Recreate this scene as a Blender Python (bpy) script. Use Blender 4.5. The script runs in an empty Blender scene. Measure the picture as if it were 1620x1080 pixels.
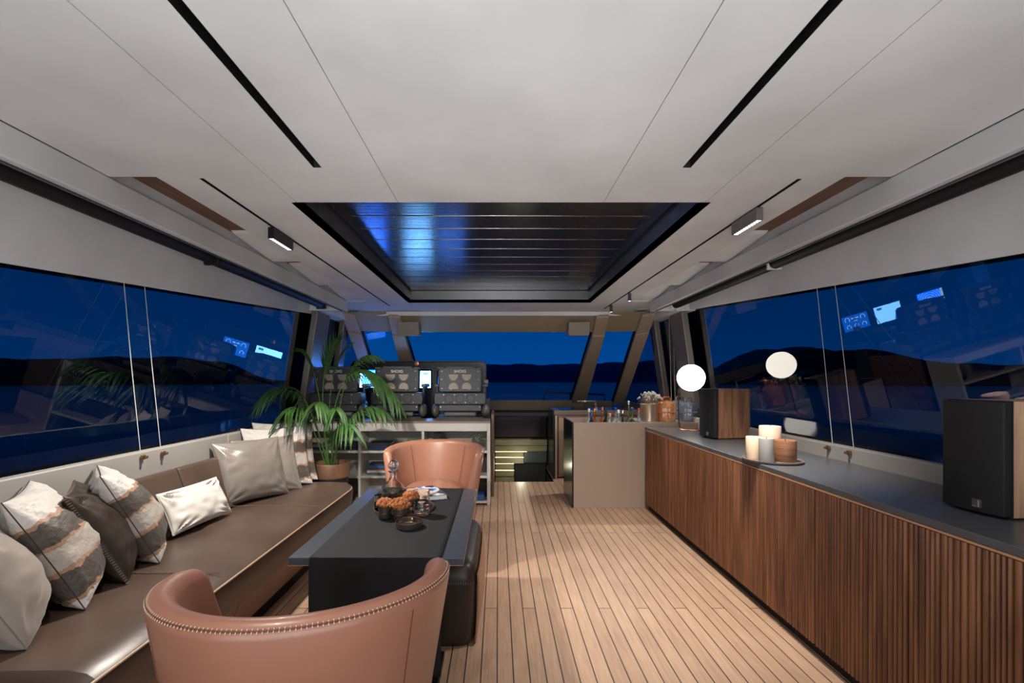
import bpy, bmesh, math, random
from mathutils import Vector, Matrix, noise
sc = bpy.context.scene
col = sc.collection
R = math.radians
random.seed(7)
# ------------------------------------------------------------ camera
HC = 1.25
cd = bpy.data.cameras.new('camera'); cam = bpy.data.objects.new('camera', cd); col.objects.link(cam)
cam.location = (0, 0, HC); cam.rotation_euler = (R(90), 0, 0)
cd.sensor_width = 36; cd.lens = 16; cd.shift_x = 22/1620; cd.shift_y = 60/1620
cd.clip_start = 0.05; cd.clip_end = 3000
sc.camera = cam
def at(px, py, Y):
    return Vector(((px-788)/720*Y, Y, HC-(py-600)/720*Y))
# ------------------------------------------------------------ view
sc.view_settings.view_transform = 'Standard'
try: sc.view_settings.look = 'None'
except Exception: pass
sc.view_settings.gamma = 1
sc.view_settings.exposure = 0.0
# ------------------------------------------------------------ world: blue hour sky
w = bpy.data.worlds.new('dusk_sky'); sc.world = w; w.use_nodes = True
nt = w.node_tree; nt.nodes.clear()
N = nt.nodes.new; L = nt.links.new
out = N('ShaderNodeOutputWorld'); bg = N('ShaderNodeBackground'); tc = N('ShaderNodeTexCoord')
sp = N('ShaderNodeSeparateXYZ'); cr = N('ShaderNodeValToRGB')
L(tc.outputs['Generated'], sp.inputs[0]); L(sp.outputs['Z'], cr.inputs[0])
el = cr.color_ramp.elements
el[0].position = 0.0; el[0].color = (0.0, 0.074, 0.33, 1)
el[1].position = 0.6; el[1].color = (0.0, 0.022, 0.12, 1)
e = el.new(0.12); e.color = (0.0, 0.055, 0.26, 1)
L(cr.outputs[0], bg.inputs[0]); bg.inputs[1].default_value = 1.0; L(bg.outputs[0], out.inputs[0])
# ------------------------------------------------------------ lamps of the room and added fill lights
def lamp(name, kind, loc, energy, color=(1, .93, .84), target=None, size=.1, size_y=None, cone=90, blend=.6, spread=180):
    d = bpy.data.lights.new(name, kind); d.energy = energy; d.color = color
    if kind == 'AREA':
        d.size = size; d.spread = R(spread)
        if size_y: d.shape = 'RECTANGLE'; d.size_y = size_y
    elif kind == 'SPOT':
        d.spot_size = R(cone); d.spot_blend = blend; d.shadow_soft_size = size
    else: d.shadow_soft_size = size
    o = bpy.data.objects.new(name, d); col.objects.link(o); o.location = loc
    if target is not None:
        o.rotation_euler = (Vector(target)-Vector(loc)).to_track_quat('-Z', 'Y').to_euler()
    return o
# linear spots on the two tracks, the small cylinders, and added fill spots at the ceiling slots
lamp('track_light_beam', 'SPOT', (-1.255, 2.60, 1.985), 165, target=(-1.30, 2.45, 0), size=.05, cone=120)
lamp('track_light_beam', 'SPOT', (1.28, 2.34, 1.985), 215, target=(1.02, 2.95, 0), size=.05, cone=98, blend=1)
lamp('added_slot_fill', 'SPOT', (-.725, .80, 2.09), 40, target=(-1.2, 1.5, 0), size=.04, cone=125)  # added fill spot above the frame, no fixture behind it
lamp('added_slot_fill', 'SPOT', (.757, .80, 2.09), 12, target=(1.0, 1.9, 0), size=.04, cone=110)  # added fill spot, right-hand counterpart
lamp('cylinder_beam', 'SPOT', (1.28, 4.43, 1.99), 14, target=(1.3, 4.9, .8), size=.03, cone=95)
lamp('cylinder_beam', 'SPOT', (1.28, 5.15, 1.99), 75, target=(1.0, 4.9, 0), size=.02, cone=130)
lamp('added_saloon_fill', 'AREA', (0, -.9, 1.0), 66, color=(.93, .96, 1), target=(0, .2, 2.1), size=3.2, size_y=1.6, spread=150)  # added soft fill behind the camera, tilted up to brighten the ceiling
lamp('added_saloon_fill', 'SPOT', (0, -.9, 1.2), 170, color=(.95,.97,1), target=(0, 4.0, 2.25), size=.35, cone=44, blend=.7)  # added spot behind the camera to brighten the forward ceiling and header
lamp('added_saloon_fill', 'AREA', (0, -.9, 2.0), 5, color=(1, .94, .87), target=(0, 1.0, 0), size=3.0, size_y=.5)  # added weak downward fill behind the camera
lamp('added_slot_fill', 'SPOT', (-.725, .86, 2.09), 560, target=(-.95, 4.5, .55), size=.08, cone=36, blend=.8)  # added to brighten the shelf fascia and far armchair
lamp('added_slot_fill', 'SPOT', (.757, .86, 2.09), 260, target=(.95, 4.4, .5), size=.08, cone=30, blend=.9)  # added to brighten the bar front
lamp('stair_light', 'POINT', (.30, 6.0, .12), 3.5, color=(1,.93,.66), size=.02)

# ------------------------------------------------------------ mesh helper
class MB:
    def __init__(s): s.v = []; s.f = []
    def add(s, vs, fs):
        b = len(s.v); s.v += [tuple(p) for p in vs]; s.f += [tuple(i+b for i in f) for f in fs]; return s
    def box(s, x0, x1, y0, y1, z0, z1):
        return s.add([(x0,y0,z0),(x1,y0,z0),(x1,y1,z0),(x0,y1,z0),(x0,y0,z1),(x1,y0,z1),(x1,y1,z1),(x0,y1,z1)],
                     [(3,2,1,0),(4,5,6,7),(0,1,5,4),(1,2,6,5),(2,3,7,6),(3,0,4,7)])
    def slab(s, a, b, c, d, t):
        a, b, c, d = map(Vector, (a, b, c, d)); n = (b-a).cross(d-a).normalized()*t
        return s.add([a,b,c,d,a+n,b+n,c+n,d+n], [(3,2,1,0),(4,5,6,7),(0,1,5,4),(1,2,6,5),(2,3,7,6),(3,0,4,7)])
    def lathe(s, prof, c=(0,0,0), n=32, close=True):
        vs = []; fs = []; m = len(prof)
        for i in range(n):
            a = 2*math.pi*i/n
            for r, z in prof: vs.append((c[0]+r*math.cos(a), c[1]+r*math.sin(a), c[2]+z))
        for i in range(n):
            j = (i+1) % n
            for k in range(m-1): fs.append((i*m+k, j*m+k, j*m+k+1, i*m+k+1))
        if close:
            if prof[0][0] > 1e-5: fs.append(tuple((n-1-i)*m for i in range(n)))
            if prof[-1][0] > 1e-5: fs.append(tuple(i*m+m-1 for i in range(n)))
        return s.add(vs, fs)
    def tube(s, pts, r, n=8, cap=True):
        pts = [Vector(p) for p in pts]; vs = []; fs = []; m = len(pts)
        up = None
        for i, p in enumerate(pts):
            t = (pts[min(i+1, m-1)]-pts[max(i-1, 0)]).normalized()
            if up is None: up = t.orthogonal().normalized()
            up = (up - t*up.dot(t)); up = up.normalized() if up.length > 1e-6 else t.orthogonal().normalized()
            b = t.cross(up); rr = r[i] if isinstance(r, (list, tuple)) else r
            for k in range(n):
                a = 2*math.pi*k/n; vs.append(p+(up*math.cos(a)+b*math.sin(a))*rr)
        for i in range(m-1):
            for k in range(n):
                k2 = (k+1) % n; fs.append((i*n+k, i*n+k2, (i+1)*n+k2, (i+1)*n+k))
        if cap: fs.append(tuple(range(n-1, -1, -1))); fs.append(tuple((m-1)*n+k for k in range(n)))
        return s.add(vs, fs)
    def prism(s, poly, axis, a, b):
        """poly in the two other axes, extruded along axis from a to b"""
        n = len(poly)
        def P(u, v, w):
            return {'x': (w,u,v), 'y': (u,w,v), 'z': (u,v,w)}[axis]
        vs = [P(u,v,a) for u,v in poly]+[P(u,v,b) for u,v in poly]
        fs = [tuple(range(n-1,-1,-1)), tuple(range(n, 2*n))]
        for i in range(n):
            j = (i+1) % n; fs.append((i, j, n+j, n+i))
        return s.add(vs, fs)
    def sphere(s, c, r, nu=24, nv=16, sz=1):
        prof = [(max(r*math.sin(math.pi*k/nv), 0 if 0<k<nv else 0), -r*sz*math.cos(math.pi*k/nv)) for k in range(nv+1)]
        prof[0] = (1e-5, -r*sz); prof[-1] = (1e-5, r*sz)
        return s.lathe(prof, c, nu)
    def grid(s, P, nu, nv, wrapu=False):
        b = [P(i, j) for i in range(nu) for j in range(nv)]; fs = []
        for i in range(nu if wrapu else nu-1):
            i2 = (i+1) % nu
            for j in range(nv-1): fs.append((i*nv+j, i2*nv+j, i2*nv+j+1, i*nv+j+1))
        return s.add(b, fs)
    def xf(s, M):
        s.v = [tuple(M @ Vector(p)) for p in s.v]; return s
    def build(s, name, m=None, parent=None, smooth=True, bevel=0, seg=3, ang=35, loc=None, weld=False, origin=False):
        me = bpy.data.meshes.new(name)
        vs = s.v
        o = bpy.data.objects.new(name, me); col.objects.link(o)
        if origin or (parent is None and loc is None):
            xs = [p[0] for p in vs]; ys = [p[1] for p in vs]; zs = [p[2] for p in vs]
            c = Vector(((min(xs)+max(xs))/2, (min(ys)+max(ys))/2, min(zs)))
            vs = [tuple(Vector(p)-c) for p in vs]; o.location = c
        if loc is not None: o.location = loc
        me.from_pydata(vs, [], s.f); me.update()
        bm = bmesh.new(); bm.from_mesh(me)
        if weld: bmesh.ops.remove_doubles(bm, verts=bm.verts, dist=1e-5)
        bmesh.ops.recalc_face_normals(bm, faces=bm.faces); bm.to_mesh(me); bm.free()
        if m is not None: me.materials.append(m)
        if smooth:
            me.shade_smooth()
            try: me.set_sharp_from_angle(angle=R(ang))
            except Exception: pass
        if bevel:
            md = o.modifiers.new('bevel', 'BEVEL'); md.width = bevel; md.segments = seg; md.limit_method = 'ANGLE'; md.angle_limit = R(40)
            md.harden_normals = False
        if parent is not None:
            o.parent = parent
            if parent.type == 'EMPTY' or True:
                if parent.get('_w'): o.location = Vector(o.location)-Vector(parent['_w']) if False else o.location
        return o
def tag(o, label=None, cat=None, group=None, kind=None):
    if label: o['label'] = label
    if cat: o['category'] = cat
    if group: o['group'] = group
    if kind: o['kind'] = kind
    return o
def empty(name, loc, label, cat, group=None, rz=0):
    o = bpy.data.objects.new(name, None); col.objects.link(o); o.location = loc; o.rotation_euler = (0, 0, rz)
    o.empty_display_size = .05
    return tag(o, label, cat, group)
def kids(o): return [c for c in bpy.data.objects if c.parent == o]
def copy_tree(o, parent=None):
    c = o.copy(); col.objects.link(c); c.parent = parent
    for k in kids(o): copy_tree(k, c)
    return c
def struct(mb, name, m, **k):
    o = mb.build(name, m, **k); o['kind'] = 'structure'; return o

# ------------------------------------------------------------ materials
def srgb(r, g, b):
    f = lambda c: (c/255/12.92) if c/255 <= .04045 else ((c/255+.055)/1.055)**2.4
    return (f(r), f(g), f(b), 1)
MC = {}
def mat(name, c=(128,128,128), rough=.5, metal=0, var=.0, vscale=8, bump=0, bscale=60, coord='Object', stretch=(1,1,1), spec=.5,
        emit=None, estr=0, c2=None, trans=0, ior=1.45, coat=0, sheen=0, aniso=0, alpha=1, detail=4):
    if name in MC: return MC[name]
    m = bpy.data.materials.new(name); m.use_nodes = True; MC[name] = m
    nt = m.node_tree; b = nt.nodes['Principled BSDF']; N = nt.nodes.new; L = nt.links.new
    base = srgb(*c)
    b.inputs['Base Color'].default_value = base; b.inputs['Roughness'].default_value = rough; b.inputs['Metallic'].default_value = metal
    b.inputs['Specular IOR Level'].default_value = spec; b.inputs['IOR'].default_value = ior
    b.inputs['Transmission Weight'].default_value = trans; b.inputs['Coat Weight'].default_value = coat
    b.inputs['Sheen Weight'].default_value = sheen; b.inputs['Anisotropic'].default_value = aniso
    if emit: b.inputs['Emission Color'].default_value = srgb(*emit); b.inputs['Emission Strength'].default_value = estr
    if var or bump:
        t = N('ShaderNodeTexCoord'); mp = N('ShaderNodeMapping'); L(t.outputs[coord], mp.inputs[0]); mp.inputs['Scale'].default_value = stretch
    if var:
        n = N('ShaderNodeTexNoise'); n.inputs['Scale'].default_value = vscale; n.inputs['Detail'].default_value = detail; L(mp.outputs[0], n.inputs[0])
        r = N('ShaderNodeValToRGB'); L(n.outputs[0], r.inputs[0])
        r.color_ramp.elements[0].position = .3; r.color_ramp.elements[1].position = .7
        lo = srgb(*c2) if c2 else tuple(x*(1-var) for x in base[:3])+(1,)
        hi = base if c2 else tuple(min(x*(1+var), 1) for x in base[:3])+(1,)
        r.color_ramp.elements[0].color = lo; r.color_ramp.elements[1].color = hi
        L(r.outputs[0], b.inputs['Base Color'])
    if bump:
        n2 = N('ShaderNodeTexNoise'); n2.inputs['Scale'].default_value = bscale; n2.inputs['Detail'].default_value = 3; L(mp.outputs[0], n2.inputs[0])
        bp = N('ShaderNodeBump'); bp.inputs['Strength'].default_value = bump; bp.inputs['Distance'].default_value = .004
        L(n2.outputs[0], bp.inputs['Height']); L(bp.outputs[0], b.inputs['Normal'])
    return m
suede = mat('ceiling_suede', (206,206,206), .9, var=.10, vscale=2.2, bump=.15, bscale=14, detail=6)
suede2 = mat('beam_suede', (190,190,190), .85, var=.09, vscale=2.5, bump=.15, bscale=14, stretch=(1,1,.5), detail=6)
black = mat('black_recess', (6,6,7), .7)
blackm = mat('black_satin_metal', (28,28,30), .35, .5)
tanp = mat('tan_leather_panel', (150,134,108), .55, var=.05, vscale=3, bump=.1, bscale=40)
tanpost = mat('window_post_lacquer', (122,114,106), .35, .3)
white_edge = mat('white_lacquer_edge', (215,213,210), .4)
boardm = mat('grey_leather_ledge', (146,142,137), .5, var=.04, vscale=4, bump=.08, bscale=90)
sillm = mat('gloss_dark_sill', (8,10,16), .08, spec=.6)
steel = mat('brushed_steel', (150,145,140), .35, .9, bump=.1, bscale=120, stretch=(1,30,1))
chrome = mat('chrome', (220,220,222), .06, 1)
glassm = mat('clear_glass', (250,250,250), .0, trans=1, ior=1.45)
watm = mat('dark_spirit', (190,130,90), .0, trans=1, ior=1.33)
bronze = mat('bronze_patina', (140,104,80), .35, .8)
brass = mat('brass', (186,148,108), .28, .9)
copper = mat('copper_band', (160,122,98), .42, .6, var=.1, vscale=6)
darkl = mat('dark_brown_leather', (50,40,34), .38, var=.2, vscale=5, bump=.25, bscale=35)
sofal = mat('taupe_brown_leather', (80,64,55), .36, var=.22, vscale=3, bump=.4, bscale=9, detail=5)
cognac = mat('cognac_leather', (143,98,79), .34, var=.08, vscale=4, bump=.12, bscale=28, coat=.05)
greyl = mat('grey_leather', (122,114,107), .32, var=.08, vscale=5, bump=.35, bscale=12)
velvet = mat('beige_velvet', (132,121,112), .55, var=.14, vscale=9, bump=.7, bscale=13, sheen=.3)
silver = mat('silver_fabric', (206,200,192), .48, 0, var=.05, vscale=7, bump=.35, bscale=12)
stitchm = mat('pale_thread', (190,178,160), .7)
dthread = mat('brown_thread', (120,90,68), .7)
tablem = mat('blue_grey_table_lacquer', (72,77,86), .3, .3)
runnerm = mat('black_suede_runner', (14,15,19), .85, var=.3, vscale=7, bump=.2, bscale=60)
ctopm = mat('graphite_countertop', (84,86,90), .32, .1, var=.05, vscale=12)
barm = mat('bronze_grey_lacquer', (150,131,116), .42, .2, bump=.05, bscale=200)
bardark = mat('dark_gloss_side', (34,33,35), .22, .3)
darkcab = mat('dark_blue_gloss', (4,6,14), .12)
olive = mat('olive_veneer', (104,98,72), .5, var=.15, vscale=6, stretch=(1,1,6))
helmb = mat('helm_black_plastic', (58,58,61), .45, .2, bump=.05, bscale=120)
helmg = mat('helm_grey_insert', (165,152,140), .6)
helml = mat('helm_grey_leather', (92,90,88), .45, bump=.15, bscale=30)
letter = mat('white_lettering', (215,215,215), .5)
shelfm = mat('grey_shelf_lacquer', (196,193,187), .45)
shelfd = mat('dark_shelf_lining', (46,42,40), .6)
blindm = mat('black_roller_blind', (12,12,14), .6)
ledm = mat('led_strip', (255,240,200), .5, emit=(255,236,190), estr=1.0)
globem = mat('opal_glass_lit', (255,250,240), .4, emit=(255,246,232), estr=9)
leafm = mat('palm_leaf', (52,84,38), .4, var=.35, vscale=9, spec=.5)
stemm = mat('palm_stem', (72,104,44), .5)
soilm = mat('dark_soil', (22,17,13), .95, bump=.6, bscale=60)
potd = mat('black_pot', (24,24,25), .5)
def coord_ramp(name, comp, stops, rough=.5, noise_amt=0, nscale=10, bump=0, bscale=40, interp='CONSTANT', metal=0, sheen=0):
    m = bpy.data.materials.new(name); m.use_nodes = True; nt = m.node_tree; b = nt.nodes['Principled BSDF']; N = nt.nodes.new; L = nt.links.new
    t = N('ShaderNodeTexCoord'); s = N('ShaderNodeSeparateXYZ'); L(t.outputs['Object'], s.inputs[0])
    n = N('ShaderNodeTexNoise'); n.inputs['Scale'].default_value = nscale; n.inputs['Detail'].default_value = 6; L(t.outputs['Object'], n.inputs[0])
    a = N('ShaderNodeMath'); a.operation = 'MULTIPLY_ADD'; L(n.outputs[0], a.inputs[0]); a.inputs[1].default_value = noise_amt; L(s.outputs[comp], a.inputs[2])
    r = N('ShaderNodeValToRGB'); r.color_ramp.interpolation = interp; L(a.outputs[0], r.inputs[0])
    e = r.color_ramp.elements; e[0].position = stops[0][0]; e[0].color = srgb(*stops[0][1]); e[1].position = stops[1][0]; e[1].color = srgb(*stops[1][1])
    for p, c in stops[2:]: x = e.new(p); x.color = srgb(*c)
    L(r.outputs[0], b.inputs['Base Color']); b.inputs['Roughness'].default_value = rough; b.inputs['Metallic'].default_value = metal
    b.inputs['Sheen Weight'].default_value = sheen
    if bump:
        n2 = N('ShaderNodeTexNoise'); n2.inputs['Scale'].default_value = bscale; L(t.outputs['Object'], n2.inputs[0])
        bp = N('ShaderNodeBump'); bp.inputs['Strength'].default_value = bump; bp.inputs['Distance'].default_value = .006; L(n2.outputs[0], bp.inputs['Height']); L(bp.outputs[0], b.inputs['Normal'])
    return m
FUR=(186,180,174); TAN=(148,114,90); BRN=(70,61,54)
stripem = coord_ramp('hide_and_leather_stripes', 'Z',
    [(0, FUR), (.062, TAN), (.078, BRN), (.165, TAN), (.180, (158,149,141)), (.262, TAN), (.277, BRN), (.355, TAN), (.370, FUR)], .6, .045, 30, .9, 45, sheen=.1)
def wood(name, c1, c2, axis='Z', sc_=3, rough=.45, stretch=14, bump=.1):
    m = bpy.data.materials.new(name); m.use_nodes = True; nt = m.node_tree; b = nt.nodes['Principled BSDF']; N = nt.nodes.new; L = nt.links.new
    t = N('ShaderNodeTexCoord'); mp = N('ShaderNodeMapping'); L(t.outputs['Object'], mp.inputs[0])
    s = [stretch]*3; s['XYZ'.index(axis)] = 1; mp.inputs['Scale'].default_value = s
    n = N('ShaderNodeTexNoise'); n.inputs['Scale'].default_value = sc_; n.inputs['Detail'].default_value = 5; n.inputs['Distortion'].default_value = .3; L(mp.outputs[0], n.inputs[0])
    r = N('ShaderNodeValToRGB'); L(n.outputs[0], r.inputs[0]); r.color_ramp.elements[0].position = .32; r.color_ramp.elements[1].position = .68
    r.color_ramp.elements[0].color = srgb(*c2); r.color_ramp.elements[1].color = srgb(*c1)
    L(r.outputs[0], b.inputs['Base Color']); b.inputs['Roughness'].default_value = rough
    bp = N('ShaderNodeBump'); bp.inputs['Strength'].default_value = bump; bp.inputs['Distance'].default_value = .002; L(n.outputs[0], bp.inputs['Height']); L(bp.outputs[0], b.inputs['Normal'])
    return m
walnut = wood('fluted_walnut', (140,88,56), (86,50,30), 'Z', 2.5)
spkwood = wood('speaker_walnut', (150,108,80), (104,70,50), 'Z', 4)
spkoak = wood('speaker_pale_walnut', (196,158,126), (160,122,94), 'Z', 4)
brownw = wood('brown_timber', (120,84,58), (84,56,38), 'Y', 4)
# teak deck
def teak():
    m = bpy.data.materials.new('teak_deck'); m.use_nodes = True; nt = m.node_tree; b = nt.nodes['Principled BSDF']; N = nt.nodes.new; L = nt.links.new
    t = N('ShaderNodeTexCoord'); s = N('ShaderNodeSeparateXYZ'); L(t.outputs['Object'], s.inputs[0])
    def M(op, a, b_=None, c=None):
        n = N('ShaderNodeMath'); n.operation = op
        for i, v in enumerate((a, b_, c)):
            if v is None: continue
            if isinstance(v, (int, float)): n.inputs[i].default_value = v
            else: L(v, n.inputs[i])
        return n.outputs[0]
    W = .069
    u = M('DIVIDE', M('ADD', s.outputs['X'], .004+W*60), W)
    idx = M('FLOOR', u); fr = M('FRACT', u)
    line = M('LESS_THAN', M('ABSOLUTE', M('SUBTRACT', fr, .5)), .5-.038)     # 1 = wood
    k = M('MODULO', idx, 3.0)
    # joint rows: residue 2 -> 2.486, 1 -> 3.71, 0 -> 4.59 (period 3.4)
    off = M('ADD', M('MULTIPLY', M('COMPARE', k, 2, .1), 2.486), M('ADD', M('MULTIPLY', M('COMPARE', k, 1, .1), 3.71), M('MULTIPLY', M('COMPARE', k, 0, .1), 4.59)))
    v = M('DIVIDE', M('ADD', M('SUBTRACT', s.outputs['Y'], off), 34.0), 3.4)
    vf = M('FRACT', v); jl = M('GREATER_THAN', vf, .0012); jl2 = M('LESS_THAN', vf, .9996)
    seg = M('FLOOR', v)
    wn = N('ShaderNodeTexWhiteNoise'); wn.noise_dimensions = '2D'; cb = N('ShaderNodeCombineXYZ'); L(idx, cb.inputs[0]); L(seg, cb.inputs[1]); L(cb.outputs[0], wn.inputs['Vector'])
    mp = N('ShaderNodeMapping'); L(t.outputs['Object'], mp.inputs[0]); mp.inputs['Scale'].default_value = (28, 1.6, 1)
    n = N('ShaderNodeTexNoise'); n.inputs['Scale'].default_value = 3; n.inputs['Detail'].default_value = 6; L(mp.outputs[0], n.inputs[0])
    n2 = N('ShaderNodeTexNoise'); n2.inputs['Scale'].default_value = 2.2; n2.inputs['Detail'].default_value = 3; L(t.outputs['Object'], n2.inputs[0])
    f = M('ADD', M('MULTIPLY', wn.outputs['Value'], .16), M('ADD', M('MULTIPLY', n.outputs[0], .62), M('MULTIPLY', n2.outputs[0], .42)))
    r = N('ShaderNodeValToRGB'); L(f, r.inputs[0]); e = r.color_ramp.elements
    e[0].position = .25; e[0].color = srgb(134,104,84); e[1].position = .95; e[1].color = srgb(192,160,134)
    x = e.new(.6); x.color = srgb(168,136,111)
    mask = M('MULTIPLY', line, M('MULTIPLY', jl, jl2))
    mx = N('ShaderNodeMixRGB'); L(mask, mx.inputs[0]); mx.inputs[1].default_value = srgb(34,30,30); L(r.outputs[0], mx.inputs[2])
    L(mx.outputs[0], b.inputs['Base Color']); b.inputs['Roughness'].default_value = .5
    bp = N('ShaderNodeBump'); bp.inputs['Strength'].default_value = .3; bp.inputs['Distance'].default_value = .002; L(mask, bp.inputs['Height']); L(bp.outputs[0], b.inputs['Normal'])
    return m
teakm = teak()
def pane_mat(name, tint, ior=1.5):
    m = bpy.data.materials.new(name); m.use_nodes = True; nt = m.node_tree; nt.nodes.clear(); N = nt.nodes.new; L = nt.links.new
    o = N('ShaderNodeOutputMaterial'); mix = N('ShaderNodeMixShader'); tr = N('ShaderNodeBsdfTransparent'); gl = N('ShaderNodeBsdfGlossy')
    fr = N('ShaderNodeFresnel'); fr.inputs[0].default_value = ior; ge = N('ShaderNodeNewGeometry'); mu = N('ShaderNodeMath'); mu.operation = 'SUBTRACT'; mu.inputs[0].default_value = 1
    m2 = N('ShaderNodeMath'); m2.operation = 'MULTIPLY'
    L(ge.outputs['Backfacing'], mu.inputs[1]); L(mu.outputs[0], m2.inputs[0]); L(fr.outputs[0], m2.inputs[1]); L(m2.outputs[0], mix.inputs[0])
    tr.inputs[0].default_value = tint; gl.inputs['Roughness'].default_value = 0.0; gl.inputs[0].default_value = (1,1,1,1)
    L(tr.outputs[0], mix.inputs[1]); L(gl.outputs[0], mix.inputs[2]); L(mix.outputs[0], o.inputs[0]); return m
sideglass = pane_mat('tinted_side_glass', (.58,.6,.62,1), 1.6)
frontglass = pane_mat('clear_windscreen_glass', (.92,.93,.94,1), 1.3)
# ============================================================ SETTING
XR = lambda z: 2.26-.142*(z-.93)         # starboard glass plane
XL = lambda z: -(2.235-.15*(z-.93))
zbR = lambda y: .892+.025*(y-2.35); zbL = lambda y: .852+.02*(y-2)
ztR = lambda y: 1.757+.0794*(y-1.84); ztL = lambda y: 1.74+.0745*(y-1.93)
# floor with the stairwell left open
mb = MB()
mb.box(-2.3, 2.3, -3, 5.56, -.05, 0); mb.box(-2.3, -.06, 5.56, 7.8, -.05, 0); mb.box(.68, 2.3, 5.56, 7.8, -.05, 0)
struct(mb, 'floor', teakm, loc=(0,0,0), smooth=False)
# ceiling as cells around its slots and openings
holes = [(-.742,-.708,-3,1.83),(.740,.774,-3,1.83),(-.965,.993,2.186,5.016),(-1.266,-1.246,1.925,5.27),(1.270,1.290,1.93,5.5),
         (-1.7,-1.436,1.91,4.95),(1.457,1.7,1.91,4.95),(-.483,-.480,-3,2.186),(.505,.508,-3,2.186),(-.968,-.965,-3,2.186),(.993,.996,-3,2.186)]
xs = sorted({-1.63,1.65}|{h[0] for h in holes if h[0]>-1.63}|{h[1] for h in holes if h[1]<1.65}); ys = sorted({-3,5.72}|{h[2] for h in holes}|{h[3] for h in holes})
mb = MB()
for i in range(len(xs)-1):
    for j in range(len(ys)-1):
        cx, cy = (xs[i]+xs[i+1])/2, (ys[j]+ys[j+1])/2
        if any(h[0]<cx<h[1] and h[2]<cy<h[3] for h in holes): continue
        mb.box(xs[i], xs[i+1], ys[j], ys[j+1], 2.10, 2.13)
mb.box(-1.63, 1.65, 5.72, 5.76, 2.052, 2.13)
struct(mb, 'ceiling', suede, loc=(0,0,0), smooth=False)
mb = MB(); mb.box(-1.75, 1.77, -3, 1.85, 2.134, 2.15); mb.box(-1.43, 1.45, 1.85, 2.15, 2.134, 2.15); mb.box(-1.43,-.99,2.15,5.6,2.134,2.15); mb.box(1.02,1.45,2.15,5.6,2.134,2.15)
for hx0,hx1,hy0,hy1 in holes[:2]+holes[3:5]:
    mb.box(hx0-.001,hx0+.0015,hy0,hy1,2.1008,2.134); mb.box(hx1-.0015,hx1+.001,hy0,hy1,2.1008,2.134); mb.box(hx0,hx1,hy1-.0015,hy1+.001,2.1008,2.134); mb.box(hx0,hx1,hy0-.001,hy0+.0015,2.1008,2.134)
mb.box(-.99,1.02,5.05,5.76,2.134,2.15)
struct(mb, 'ceiling_void', black, loc=(0,0,0), smooth=False)
# skylight recess
mb = MB(); mb.box(-.995,-.965,2.186,5.046,2.10,2.30); mb.box(.993,1.023,2.186,5.046,2.10,2.30); mb.box(-.995,1.023,5.016,5.046,2.10,2.225)
mb.box(-.995,1.023,2.156,2.186,2.135,2.30)
struct(mb, 'trim_1', mat('skylight_frame_metal', (98,98,100), .3, .6), loc=(0,0,0), smooth=False)
mb = MB(); mb.box(-1.0,1.03,2.15,5.1,2.30,2.31); mb.box(-.965,.993,5.02,5.06,2.225,2.31)
struct(mb, 'skylight_backing', black, loc=(0,0,0), smooth=False)
sl = empty('louvred_skylight', (0,3.6,2.23), 'black louvred skylight roof with wide glossy slats set into the pale ceiling', 'skylight')
slatm = mat('gloss_black_slats', (26,25,25), .2, 0, bump=.35, bscale=5, stretch=(.05,10,1), spec=.9, ior=2.3)
y = 2.73-.23*3
while y < 5.0:
    MB().box(-.95,.975,y+.004-3.6,y+.224-3.6,0,.02).build('slat', slatm, sl, bevel=.004, seg=2); y += .23
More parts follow.
